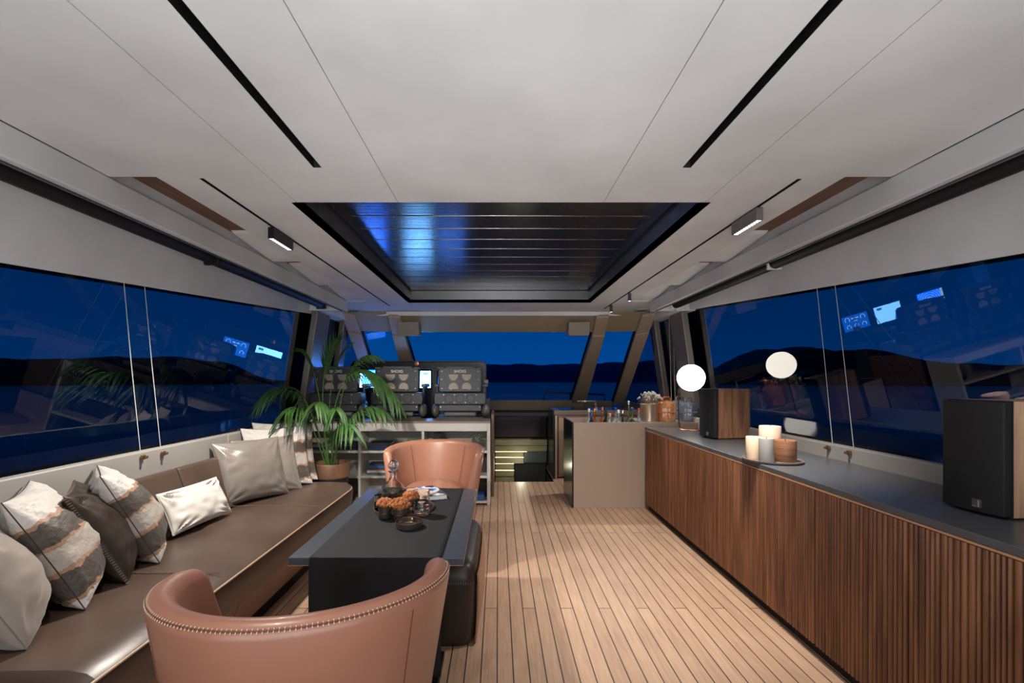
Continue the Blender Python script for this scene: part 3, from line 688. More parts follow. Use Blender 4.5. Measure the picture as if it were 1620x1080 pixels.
# ---------------- things on the table
ZR=.5865
def px_on(px,py,z):       # point on a horizontal plane under a photo position (design helper)
    Y=(HC-z)*720/(py-600); return Vector(((px-788)/720*Y,Y,z))
tc_=px_on(639.5,804,ZR)
tray=empty('serving_tray',tc_,'round black tray with a gold rim on the table runner','tray')
MB().lathe([(.0001,0),(.148,0),(.150,.004),(.0001,.004)],n=64).build('base',mat('tray_black',(18,18,19),.15),tray)
MB().lathe([(.148,0),(.1515,0),(.1525,.013),(.1500,.0135),(.148,.004)],n=64,close=False).build('rim',brass,tray)
ZT2=ZR+.0042
dc=px_on(622,789,ZT2)
dec=empty('decanter',dc,'glass decanter with a ball stopper standing at the back of the tray','decanter')
MB().lathe([(.0001,.002),(.060,0),(.068,.006),(.070,.03),(.069,.05),(.060,.068),(.040,.088),(.024,.105),(.0185,.125),(.0185,.145),(.026,.152),(.027,.155),(.0225,.155),(.0155,.147),(.0155,.125),(.021,.107),(.037,.090),(.057,.068),(.066,.05),(.067,.03),(.064,.010),(.0001,.008)],n=48,close=False).build('bottle',glassm,dec)
MB().lathe([(.0001,.0085),(.0635,.0105),(.0665,.03),(.0655,.047),(.0001,.047)],n=48).build('spirit',watm,dec)
mb=MB(); mb.sphere((0,0,.187),.029,32,20); mb.build('stopper_ball',glassm,dec)
MB().lathe([(.0001,.125),(.0145,.126),(.0148,.150),(.010,.160),(.0001,.160)],n=24).build('stopper_neck',glassm,dec)
def tumbler(p,label,r=.038,h=.095,grp='glass tumblers on the tray'):
    o=empty('glass_tumbler',p,label,'glass',grp)
    n=48; mb=MB()
    prof=[(.0001,0),(.9,0),(.97,.04),(.93,.09),(1,.15),(.93,.23),(1,.31),(.93,.39),(1,.47),(.93,.55),(1,.63),(.94,.71),(1,.79),(1,1),(.92,1),(.86,.6),(.84,.24),(.0001,.20)]
    mb.lathe([(a*r,b*h) for a,b in prof],n=n,close=False); mb.build('cup',glassm,o); return o
tumbler(px_on(666.5,813,ZT2),'clear cut glass tumbler on the right side of the tray',.042,.116)
tumbler(px_on(650,800,ZT2),'clear glass tumbler tucked behind the middle flower pot',.034,.085)
vot=empty('votive_glass',px_on(599,806,ZT2),'small silver topped black votive glass at the left edge of the tray','candle glass')
MB().lathe([(.0001,0),(.019,0),(.021,.004),(.021,.045),(.018,.045),(.018,.006),(.0001,.006)],n=32).build('cup',mat('black_glass',(8,8,9),.05),vot)
MB().lathe([(.0212,.045),(.0212,.075),(.019,.075),(.019,.045)],n=32,close=False).build('collar',mat('mirror_silver',(225,222,215),.1,1),vot)
orange=mat('orange_flower_heads',(180,112,68),.8,var=.35,vscale=120,bump=.5,bscale=220)
def flowerpot(px,py,label,r=.034,h=.042,fr=.048):
    o=empty('flower_pot',px_on(px,py,ZT2),label,'potted flowers','orange flower pots on the tray')
    MB().lathe([(.0001,0),(r*.92,0),(r*.95,h*.05),(r*.97,h*.45),(r*.90,h*.5),(r*.97,h*.55),(r,h),(r*.9,h),(r*.88,h*.8),(.0001,h*.8)],n=36).build('pot',mat('dark_pewter',(110,96,86),.35,.8),o)
    mb=MB(); rnd=random.Random(px)
    for k in range(150):
        a=rnd.random()*6.283; q=math.sqrt(rnd.random()); 
        el=math.acos(1-q*q*.98); d=Vector((math.sin(el)*math.cos(a),math.sin(el)*math.sin(a),math.cos(el)*.72))
        c=Vector((0,0,h+.010))+d*fr*(.9+.12*rnd.random()); rr=.0052+.0022*rnd.random()
        mb.sphere(c,rr,7,5)
    mb.sphere((0,0,h+.010),fr*.82,20,12,.72); mb.build('flower_heads',orange,o)
    mb=MB()
    for k in range(14):
        a=k*.45*2; p=Vector((math.cos(a)*r*1.0,math.sin(a)*r*1.0,h+.001)); mb.slab(p,p+Vector((math.cos(a)*.014,math.sin(a)*.014,-.004)),p+Vector((math.cos(a+.3)*.014,math.sin(a+.3)*.014,.003)),p+Vector((0,0,.006)),.001)
    mb.build('leaves',mat('dark_green_leaves',(38,72,34),.6),o); return o
flowerpot(609,818,'leftmost of the three orange flower pots on the tray, beside the votive glass',.032,.052,.038)
flowerpot(633,820,'middle orange flower pot on the tray, the one nearest the camera',.034,.052,.047)
flowerpot(650,810,'orange flower pot half hidden behind the middle pot and next to the glass tumbler',.030,.066,.038)
ash=empty('ashtray',px_on(647,833,ZR),'round dark chrome ashtray in front of the tray on the runner','ashtray')
smoke=mat('smoky_chrome',(150,136,126),.12,.9)
MB().lathe([(.0001,.001),(.056,0),(.0585,.002),(.0600,.012),(.0605,.027),(.0590,.0285),(.0575,.027),(.0565,.012),(.055,.006),(.0001,.005)],n=56).build('bowl',smoke,ash)
mb=MB(); mb.tube([(-.03,-.02,.010),(-.015,-.003,.014),(.01,.0,.014),(.035,.008,.010)],.004,8); mb.build('rest_bar',smoke,ash)
# books on the table
bk=empty('coffee_table_book',px_on(673,784,ZR),'large coffee table book with a blue and white cover beside the tray','book'); bk.rotation_euler=(0,0,R(28))
MB().box(-.085,.085,-.115,.115,.002,.024).build('pages',mat('book_pages',(226,222,214),.8),bk,bevel=.002)
cov=coord_ramp('blue_photo_cover','X',[(0,(40,44,50)),(.17,(60,62,66)),(.20,(30,110,190)),(.24,(225,232,238)),(.27,(40,44,54))],.25,.35,9,interp='LINEAR')
MB().box(-.088,.088,-.118,.118,.024,.027).build('front_cover',cov,bk,bevel=.001); MB().box(-.088,.088,-.118,.118,0,.002).build('back_cover',cov,bk)
bk2=empty('magazine',px_on(662,780,ZR+.0275),'magazine with a brown picture cover lying on the coffee table book','magazine'); bk2.rotation_euler=(0,0,R(50))
MB().box(-.060,.060,-.085,.085,0,.010).build('pages',coord_ramp('brown_photo_cover','X',[(0,(180,130,90)),(.3,(205,195,185)),(.5,(130,90,60)),(.8,(60,50,45))],.3,.3,14,interp='LINEAR'),bk2,bevel=.003)
# ============================================================ SIDEBOARD
FX=1.42; CT=.790
sbd=empty('sideboard',(1.68,2.4,0),'long fluted walnut sideboard running along the right window','sideboard')
OS=Vector((1.68,2.4,0))
def S(mb): return mb.xf(Matrix.Translation(-OS))
S(MB().box(FX+.03,1.94,.30,4.41,.055,.755)).build('carcass',brownw,sbd)
S(MB().box(FX+.035,1.90,.30,4.40,0,.055)).build('plinth',black,sbd)
S(MB().box(FX+.002,FX+.03,.30,4.37,.756,.763)).build('top_rail',mat('led_lit_edge_tone',(186,140,104),.4),sbd)  # pale colour stands in for the LED-lit line under the countertop
rnd=random.Random(11); y=4.37; dl=.465; k=0
fl=[]
for tn,(c1,c2) in enumerate((((140,92,62),(90,54,34)),((134,87,58),(86,51,32)),((148,98,66),(96,58,38)))):
    fl.append(wood('fluted_walnut_%d'%tn,c1,c2,'Z',2.5))
while y>.35:
    ye=max(y-dl,.30); mb=MB(); poly=[]
    yy=y-.002; poly.append((FX+.028,yy))
    while yy>ye+.004:
        wd=min(rnd.choice((.012,.014,.016,.019,.022)),yy-ye-.002)
        if wd<.005: break
        for q in range(7):
            a=math.pi*q/6; poly.append((FX+.013-.013*math.sin(a),yy-wd*(.5-.5*math.cos(a)*1.0)*1.0))
        yy-=wd; poly.append((FX+.020,yy)); yy-=.003; poly.append((FX+.020,yy))
    poly.append((FX+.028,ye+.002))
    mb.prism([(p[0],p[1]) for p in poly],'z',.058,.753)
    o=S(mb).build('door',fl[(k*2)%3],sbd,ang=50); y-=dl; k+=1
ct=MB().box(FX+.004,1.942,.28,4.415,.764,.79).build('countertop',ctopm,bevel=.003,seg=2)
tag(ct,'long graphite grey countertop lying on the fluted walnut sideboard','countertop')
# ============================================================ SPEAKERS
def speaker(c,rz,wm,label):
    # c: centre on the countertop; local -x is the front
    e=empty('loudspeaker',c,label,'loudspeaker','bookshelf loudspeakers on the sideboard',rz)
    MB().box(-.125,.155,-.098,.098,.006,.388).build('cabinet',wm,e,bevel=.004)
    MB().box(-.126,-.118,-.0985,.0985,.005,.389).build('edge_line',black,e)
    mb=MB(); n=14; poly=[(-.120,-.098)]
    for i in range(n+1):
        t=-1+2*i/n; poly.append((-.150-.016*(1-t*t),t*.098))
    poly.append((-.120,.098)); mb.prism(poly,'z',.010,.386); mb.build('grille',mat('speaker_grille',(20,20,21),.75,bump=.3,bscale=400),e,bevel=.004)
    b=MB().box(-.1685,-.160,-.043,-.017,.026,.054).build('badge',mat('badge_grey',(120,120,122),.3,.8),e)
    MB().box(-.1692,-.1685,-.040,-.035,.029,.051).build('badge_stripe',mat('badge_light',(200,200,205),.3,.8),b)
    MB().box(-.1692,-.1685,-.031,-.020,.029,.032).build('badge_stripe',bpy.data.materials['badge_light'],b)
    mb=MB()
    for x in (-.11,.14):
        for y in (-.08,.08): mb.lathe([(.0001,0),(.010,0),(.010,.006),(.0001,.006)],(x,y,0),12)
    mb.build('foot',black,e); return e
speaker((1.788,3.60,CT),R(9),spkwood,'dark walnut bookshelf loudspeaker between the globe lamp and the candles')
speaker((1.79,1.585,CT),R(3),spkoak,'pale walnut bookshelf loudspeaker nearest the camera at the right edge')
# ============================================================ CANDLES
tp=Vector((1.545,2.565,CT)); ctr=empty('candle_tray',tp,'round grey tray holding four candles on the countertop','tray')
MB().lathe([(.0001,0),(.140,0),(.150,.006),(.152,.014),(.146,.014),(.142,.008),(.0001,.008)],n=64).build('dish',mat('taupe_tray',(104,96,90),.4),ctr)
def candle(dx,dy,r,h,m,label):
    o=empty('pillar_candle',tp+Vector((dx,dy,.008)),label,'candle','pillar candles on the grey tray')
    MB().lathe([(.0001,0),(r*.97,0),(r,.004),(r,h-.006),(r*.96,h),(r*.8,h-.001),(r*.5,h-.006),(.0001,h-.007)],n=48).build('wax',m,o)
    MB().tube([(0,0,h-.008),(.001,0,h),(.003,.001,h+.006)],.0014,6).build('wick',black,o)
wx=lambda n,c,v=.03,**k: mat(n,c,.45,var=v,vscale=8,spec=.5,**k)
candle(.035,.080,.057,.182,wx('pink_wax',(226,188,166)),'tall pale pink candle at the back of the candle tray')
candle(-.075,-.070,.037,.130,wx('grey_wax',(158,154,150)),'slim grey candle at the front of the candle tray')
candle(.045,-.045,.055,.117,wx('brown_wax',(130,88,62),.3,stretch=(1,1,5),bump=.4,bscale=30),'brown rustic candle at the right of the candle tray')
candle(-.080,.040,.043,.125,wx('cream_wax',(232,206,176)),'short cream candle at the left of the candle tray')
# ============================================================ LAMP
lp=Vector((1.80,4.20,CT)); la=empty('globe_lamp',lp,'table lamp with a lit white glass globe at the far end of the sideboard','lamp')
MB().lathe([(.0001,0),(.135,0),(.136,.005),(.132,.008),(.0001,.008)],n=56).build('base',bronze,la)
MB().tube([(-.09,.09,.006),(-.097,.095,.15),(-.097,.095,.36),(-.07,.07,.405)],.0075,12).build('stem',mat('bronze_stem',(90,70,56),.35,.8),la)
gl=MB(); gl.sphere((-.02,.0,.475),.122,40,28); gl.build('globe',globem,la)
mb=MB()
for a in (.4,2.5,4.6): mb.lathe([(.0001,.008),(.008,.008),(.008,.018),(.011,.019),(.011,.026),(.0001,.028)],(.10*math.cos(a),.10*math.sin(a),0),14)
mb.build('knob',brass,la)
# ============================================================ BAR
bar=empty('bar_counter',(1.42,4.72,0),'bronze-grey bar block with bottles sunk in its top, standing beyond the sideboard','bar')
OB=Vector((1.42,4.72,0)); Bp=lambda mb: mb.xf(Matrix.Translation(-OB))
Bp(MB().box(.735,2.12,4.43,4.45,0,.832)).build('front_panel',barm,bar,bevel=.002,seg=1)
Bp(MB().box(.72,.735,4.43,5.0,0,.832)).build('side_panel',bardark,bar,bevel=.002,seg=1)
Bp(MB().box(.735,2.12,4.985,5.0,0,.832)).build('back_panel',barm,bar)
Bp(MB().box(.736,1.42,4.451,4.984,.72,.735)).build('bottle_well',mat('well_grey',(150,150,152),.3,.3),bar)
Bp(MB().box(1.42,2.119,4.451,4.984,.80,.826)).build('top_panel',mat('well_grey',(150,150,152),.3,.3),bar)
def glassy(name,c,ior=1.45,r=.02): return mat(name,c,r,trans=.9,ior=ior)
capm={'white':mat('white_cap',(220,220,220),.4),'copper':mat('copper_cap',(190,110,80),.3,.7),'blue':mat('blue_cap',(40,70,130),.4),'black':mat('black_cap',(20,20,22),.4),'cork':mat('cork_cap',(190,150,110),.8),'silver':mat('silver_cap',(210,208,202),.2,.9)}
bod={'clear':glassy('clear_bottle',(225,230,232)),'dark':glassy('dark_bottle',(30,34,28)),'amber':glassy('amber_bottle',(190,110,40)),'blue':glassy('blue_bottle',(40,70,140)),'navy':glassy('navy_bottle',(30,42,60)),'green':glassy('olive_bottle',(150,160,100))}
BT=[(931.8,646,4.62,'white','clear',.010,.034,'with a white cap, first from the left end of the bar'),
 (935.5,653,4.55,'blue','blue',.011,.030,'small and all blue beside the white capped one at the left'),
 (940.5,646,4.60,'copper','amber',.011,.034,'amber with a copper cap, third from the left end of the bar'),
 (952.8,643.5,4.66,'copper','amber',.011,.040,'copper capped and slanting shouldered, left of the dark slim bottle'),
 (958.2,644,4.60,'black','dark',.011,.036,'dark and slim with a black cap'),
 (964.5,653.5,4.54,'cork','clear',.013,.034,'short, clear, with a cork, right of the dark slim bottle'),
 (974,644.5,4.70,'blue','clear',.012,.038,'clear with a blue cap, between the cork bottle and the white labelled one'),
 (978.5,648,4.58,'white','clear',.011,.036,'clear with a white cap in front of the blue capped one'),
 (985,648.5,4.60,'silver','navy',.009,.046,'round and dark navy with a silver cap'),
 (994.5,634.5,4.68,'silver','green',.011,.044,'tallest of the bar bottles, with a silver ball stopper'),
 (1000,645,4.60,'blue','green',.010,.044,'with pale green body and blue cap, right of the tallest bottle'),
 (1010.5,645.5,4.60,'copper','clear',.012,.050,'clear cone with a red copper cap, last before the flower bucket')]
for px,py,Y,cm,bm_,rn_,rb,lab in BT:
    p=at(px,py,Y); zb_=.7352; H=p.z-zb_; o=empty('spirit_bottle',(p.x,Y,zb_),'bar bottle '+lab,'bottle','bottles on the bar')
    capH=.034; nk=H-capH; sh=min(nk-.03,.10) if rb<.045 else .075
    MB().lathe([(.0001,0),(rb*.95,0),(rb,.006),(rb,sh*.62),(rb*.8,sh*.85),(rn_*1.2,sh*1.15 if sh*1.15<nk-.012 else nk-.012),(rn_,nk-.01),(rn_,nk),(.0001,nk)],n=20).build('bottle_body',bod[bm_],o)
    if 'tallest' in lab:
        mb=MB(); mb.lathe([(.0001,nk),(rn_*.9,nk),(rn_*.9,nk+.015),(.0001,nk+.015)],n=14); mb.sphere((0,0,nk+.024),.017,14,10); mb.build('stopper',capm[cm],o)
    else: MB().lathe([(.0001,nk),(rn_*1.15,nk),(rn_*1.2,nk+capH*.9),(rn_,nk+capH),(.0001,nk+capH)],n=14).build('cap',capm[cm],o)
    MB().lathe([(rb*1.01,sh*.15),(rb*1.01,sh*.55)],n=20,close=False).build('label_band',mat('bottle_label_pale',(205,200,188),.7),o)
# bucket with flowers
bp_=at(1027,667,4.62); bu=empty('silver_bucket',(bp_.x,4.62,.8262),'silver bucket on the bar filled with dried white flowers','bucket')
MB().lathe([(.0001,0),(.078,0),(.082,.004),(.086,.17),(.090,.176),(.086,.178),(.081,.172),(.077,.008),(.0001,.008)],n=40).build('bucket',mat('polished_silver',(214,196,180),.28,.95),bu)
df=empty('dried_flowers',(bp_.x,4.62,.836),'bunch of dried white and grey flowers standing in the silver bucket','flowers')
mb=MB(); ms=MB(); rr=random.Random(4)
for k in range(75):
    a=rr.random()*6.28; q=rr.random()**.6; tp_=Vector((math.cos(a)*q*.125+.01,math.sin(a)*q*.09,.165+.10*(1-q*q*.7)+.035*rr.random()))
    b=Vector((math.cos(a)*q*.05,math.sin(a)*q*.05,.004)); ms.tube([b,b.lerp(tp_,.6)+Vector((0,0,.02)),tp_],.0011,4)
    for j in range(5): mb.sphere(tp_+Vector((rr.uniform(-1,1),rr.uniform(-1,1),rr.uniform(-1,1)))*.009,.0042,6,4)
mb.build('flower_heads',mat('dried_white',(196,192,186),.8),df); ms.build('stems',mat('dried_stem',(120,110,96),.8),df)
jar=empty('lidded_jar',(at(1024.5,630,4.86).x,4.86,.8262),'bronze lidded jar behind the silver bucket on the bar','jar')
MB().lathe([(.0001,0),(.05,0),(.058,.01),(.06,.17),(.05,.185),(.0001,.185)],n=32).build('body',bronze,jar)
MB().lathe([(.0001,.185),(.062,.185),(.063,.20),(.05,.235),(.02,.245),(.006,.25),(.006,.258),(.012,.265),(.0001,.275)],n=32).build('lid',bronze,jar)
def lantern(px,Y,r,h,m,label,hm_):
    x=at(px,660,Y).x; o=empty('glass_lantern',(x,Y,.8262),label,'lantern','glass lanterns on the bar')
    n=32; mb=MB(); prof=[(.0001,0),(.96,0),(1,.02),(1,.04),(.97,.06),(1,.09),(1,.5),(1,.83),(.97,.87),(1,.9),(.9,.95),(.62,1),(.60,1),(.86,.93),(.93,.88),(.95,.5),(.95,.05),(.0001,.04)]
    def g(i,j):
        a=2*math.pi*i/n; q,z=prof[j]; z*=h; rad=q*r*(1+ (.055*math.cos(a*8) if .06<z/h<.88 and q>.955 else 0)); return (rad*math.cos(a),rad*math.sin(a),z)
    mb.grid(g,n,len(prof),wrapu=True); mb.build('glass_body',m,o,weld=True)
    mb=MB(); mb.tube([(-r*.42,0,h),(-r*.42,0,h+.028),(-r*.30,0,h+.042),(r*.30,0,h+.042),(r*.42,0,h+.028),(r*.42,0,h)],.006,8); mb.build('handle',hm_,o)
    mb=MB().lathe([(r*.60,h-.006),(r*.66,h-.006),(r*.66,h+.006),(r*.60,h+.006)],n=32); mb.build('collar',hm_,o); 
    mb=MB()
    for i in range(24):
        a=2*math.pi*i/24; mb.sphere((r*1.0*math.cos(a),r*1.0*math.sin(a),h*.47),.011,8,6)
    mb.build('bead_ring',m,o)
    c=MB().lathe([(.0001,.012),(r*.5,.012),(r*.5,h*.40),(r*.4,h*.41),(.0001,h*.405)],n=24).build('candle',mat('lantern_candle',(228,206,176),.5),o); return o
amg=mat('amber_lantern_glass',(255,196,140),.03,trans=.8,ior=1.45); gyg=mat('grey_lantern_glass',(186,196,214),.03,trans=.85,ior=1.45)
lantern(1054.5,4.60,.088,.205,amg,'amber ribbed glass lantern with a handle on the bar',mat('amber_handle',(170,90,44),.25,.4))
lantern(1089,4.62,.083,.195,gyg,'grey-blue ribbed glass lantern on the bar nearest the lamp',mat('grey_handle',(110,112,116),.25,.6))
lantern(1075,4.86,.080,.20,gyg,'grey-blue glass lantern partly hidden behind the amber one',mat('grey_handle',(110,112,116),.25,.6))
# ============================================================ GALLEY UNIT + TAP
gal=empty('galley_unit',(1.22,6.0,0),'low galley cabinet with a sink behind the bar','cabinet')
OG=Vector((1.22,6.0,0)); G=lambda mb: mb.xf(Matrix.Translation(-OG))
G(MB().box(.69,.705,5.70,6.30,0,.86)).build('side_panel',bardark,gal,bevel=.002,seg=1)
G(MB().box(.705,1.80,5.72,6.28,.80,.86)).build('worktop',mat('galley_top_bronze',(104,90,82),.3,.4),gal,bevel=.003,seg=1)
G(MB().box(.80,1.70,5.78,6.22,.858,.866)).build('sink_recess',mat('sink_dark',(30,32,36),.15,.4),gal)
G(MB().box(.76,1.80,5.76,6.26,.02,.80)).build('carcass',barm,gal)
G(MB().box(.715,.745,5.72,5.76,0,.795)).build('frame_post',barm,gal,bevel=.003,seg=1)
G(MB().box(.765,1.75,5.735,5.76,.06,.775)).build('door',mat('champagne_door',(150,128,110),.35,.4,bump=.05,bscale=200),gal,bevel=.003,seg=1)
tapp=at(943,655,6.05); tap=empty('tap',(tapp.x,6.05,.866),'chrome tap with a flat horizontal spout behind the bar','tap')
MB().box(-.015,.015,-.015,.015,0,.085).build('body',chrome,tap,bevel=.003); MB().box(-.25,.015,-.02,.02,.085,.105).build('spout',chrome,tap,bevel=.003)
# ============================================================ SHELF UNIT
SX0,SX1,SY0,SY1=-2.04,-.08,4.52,4.84
sh=empty('shelf_unit',((SX0+SX1)/2,4.68,0),'grey open shelf unit with books standing in front of the helm seats','shelf'); OH=Vector(((SX0+SX1)/2,4.68,0)); H_=lambda mb: mb.xf(Matrix.Translation(-OH))
H_(MB().box(SX0,SX1,SY0,SY1,.815,.836)).build('top_panel',mat('shelf_top_veneer',(120,104,92),.35),sh)
H_(MB().box(SX0,SX1-.03,SY0+.004,SY0+.03,.735,.815)).build('fascia',shelfm,sh,bevel=.002,seg=1)
for x0,x1,z0 in ((SX1-.03,SX1,0),(-1.39,-1.365,0),(SX0,SX0+.03,0),(-.76,-.735,.545)):
    H_(MB().box(x0,x1,SY0,SY1,z0,.815 if x1>SX1-.001 or x0<-2 else .735)).build('upright',shelfm,sh,bevel=.002,seg=1)
for z in (.53,.28,.03):
    for x0,x1 in ((SX0+.03,-1.39),(-1.365,SX1-.03)):
        H_(MB().box(x0,x1,SY0+.005,SY1,z-.012,z+.012)).build('shelf_board',shelfm,sh,bevel=.002,seg=1)
H_(MB().box(SX0,SX1,SY1-.02,SY1,.0,.80)).build('back_panel',mat('shelf_back_grey',(150,146,140),.6),sh)
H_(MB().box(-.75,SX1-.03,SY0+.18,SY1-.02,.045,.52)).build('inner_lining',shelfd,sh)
for x0,x1,z in ((-1.33,-1.05,.542),(-1.95,-1.42,.542),(-.35,-.15,.292),(-.35,-.15,.042)):
    mb=MB()
    for q in (0,.028): mb.tube([(x0,SY0+.012,z+.012+q*1.2),(x1,SY0+.012,z+.012+q*1.2)],.002,6)
    for x in (x0,x1,(x0+x1)/2): mb.tube([(x,SY0+.012,z),(x,SY0+.012,z+.048)],.002,6)
    H_(mb).build('rail',brass,sh)
bc=[(28,52,96),(46,96,168),(200,196,188),(120,78,52),(60,62,66),(32,60,120),(150,120,96),(210,205,196),(36,40,48),(96,110,130)]
bn=0
def book(x,y,z,w,d,h,rz,c,label,grp):
    global bn; bn+=1
    o=empty('book',(x,y,z),label,'book',grp,rz)
    cm=mat('book_cover_%d_%d_%d'%c,c,.45)
    MB().box(-w/2+.003,w/2-.003,-d/2+.004,d/2,.003,h-.003).build('pages',bpy.data.materials['book_pages'],o)
    mb=MB(); mb.box(-w/2,w/2,-d/2,d/2,0,.003); mb.box(-w/2,w/2,-d/2,d/2,h-.003,h); mb.box(-w/2,w/2,-d/2,-d/2+.004,0,h); mb.build('cover',cm,o); return o
CN={(28,52,96):'navy',(46,96,168):'bright blue',(200,196,188):'off-white',(120,78,52):'brown',(60,62,66):'grey',(32,60,120):'royal blue',(150,120,96):'tan',(210,205,196):'cream',(36,40,48):'charcoal',(96,110,130):'slate blue'}
def pile(x,z,hs,cs,where,grp,w=.24,d=.17):
    zz=z
    nth=['bottom','second','third','fourth','fifth','sixth']
    for i,(h,c) in enumerate(zip(hs,cs)):
        book(x+rr.uniform(-.012,.012),SY0+.04+d/2,zz,w-.01*i,d,h,R(rr.uniform(-3,3)),c,'%s book, %s of the pile %s'%(CN[c],nth[i],where),grp); zz+=h+.0003
pile(-1.19,.5425,(.024,.022,.026),(bc[0],bc[5],bc[8]),'on the upper shelf left of the far armchair','books on the upper shelf')
pile(-1.20,.2925,(.022,.026,.020,.026,.014),(bc[9],bc[2],bc[3],bc[1],bc[4]),'on the middle shelf left of the far armchair','books on the middle shelf')
pile(-1.52,.5425,(.026,.022,.020),(bc[8],bc[0],bc[4]),'on the upper shelf behind the palm','books behind the palm',.22)
pile(-1.84,.5425,(.03,.022),(bc[1],bc[7]),'on the upper shelf at its left end','books at the left end of the shelf',.26)
book(-.20,SY0+.10,.0425,.12,.15,.06,0,bc[1],'bright blue box file on the bottom shelf right of the far armchair','books on the bottom shelf')
# little plants on the shelf
def pom(x,z,r,m,label,nm,dens):
    o=empty(nm,(x,SY0+.12,z),label,'plant'); mb=MB(); q=random.Random(3)
    MB().lathe([(.0001,0),(r*.5,0),(r*.62,.03),(r*.55,.035),(.0001,.03)],n=20).build('pot',potd,o)
    for k in range(dens):
        a=q.random()*6.28; c=q.uniform(-.7,1); s=math.sqrt(1-c*c); d=Vector((s*math.cos(a),s*math.sin(a),c)); p=Vector((0,0,.03+r*.8))+d*r*.55; t=Vector((q.uniform(-1,1),q.uniform(-1,1),q.uniform(-1,1)))*.2
        mb.tube([p,p+(d+t)*r*.3,p+(d+t*1.5)*r*.48],[.004,.003,.0005],4)
    mb.sphere((0,0,.03+r*.8),r*.62,16,10); mb.build('foliage',m,o); return o
pom(-.60,.5425,.084,mat('dark_ball_plant',(58,60,54),.8),'round dark bushy plant on the shelf top left behind the far armchair','ball_plant',260)
pom(-.21,.5425,.078,mat('grey_succulent',(96,98,90),.7),'low grey succulent on the shelf at its right end','succulent',90)
# edge partition next to the companionway
pt=MB().box(-.075,-.045,4.86,5.5,0,.88).build('partition',brownw,bevel=.003); tag(pt,'thin brown timber partition end between the shelf unit and the stairs','partition')
# ============================================================ HELM SEATS
def text_mesh(body,size,depth,parent,m,loc,name='lettering',rot=(R(90),0,0)):
    c=bpy.data.curves.new('t','FONT'); c.body=body; c.size=size; c.extrude=depth; c.align_x='CENTER'; c.align_y='CENTER'; c.offset=.0008
    o=bpy.data.objects.new('t',c); col.objects.link(o); dg=bpy.context.evaluated_depsgraph_get(); me=bpy.data.meshes.new_from_object(o.evaluated_get(dg)); bpy.data.objects.remove(o); bpy.data.curves.remove(c)
    me.name=name; q=bpy.data.objects.new(name,me); col.objects.link(q); q.parent=parent; q.location=loc; q.rotation_euler=rot; me.materials.clear(); me.materials.append(m); return q
def half_disc(cx,cz,r,up,y):
    pts=[(cx+r*math.cos(math.pi*i/18),cz+(r*1.35*math.sin(math.pi*i/18)**.7 if up else -r*1.35*math.sin(math.pi*i/18))) for i in range(19)]
    return pts
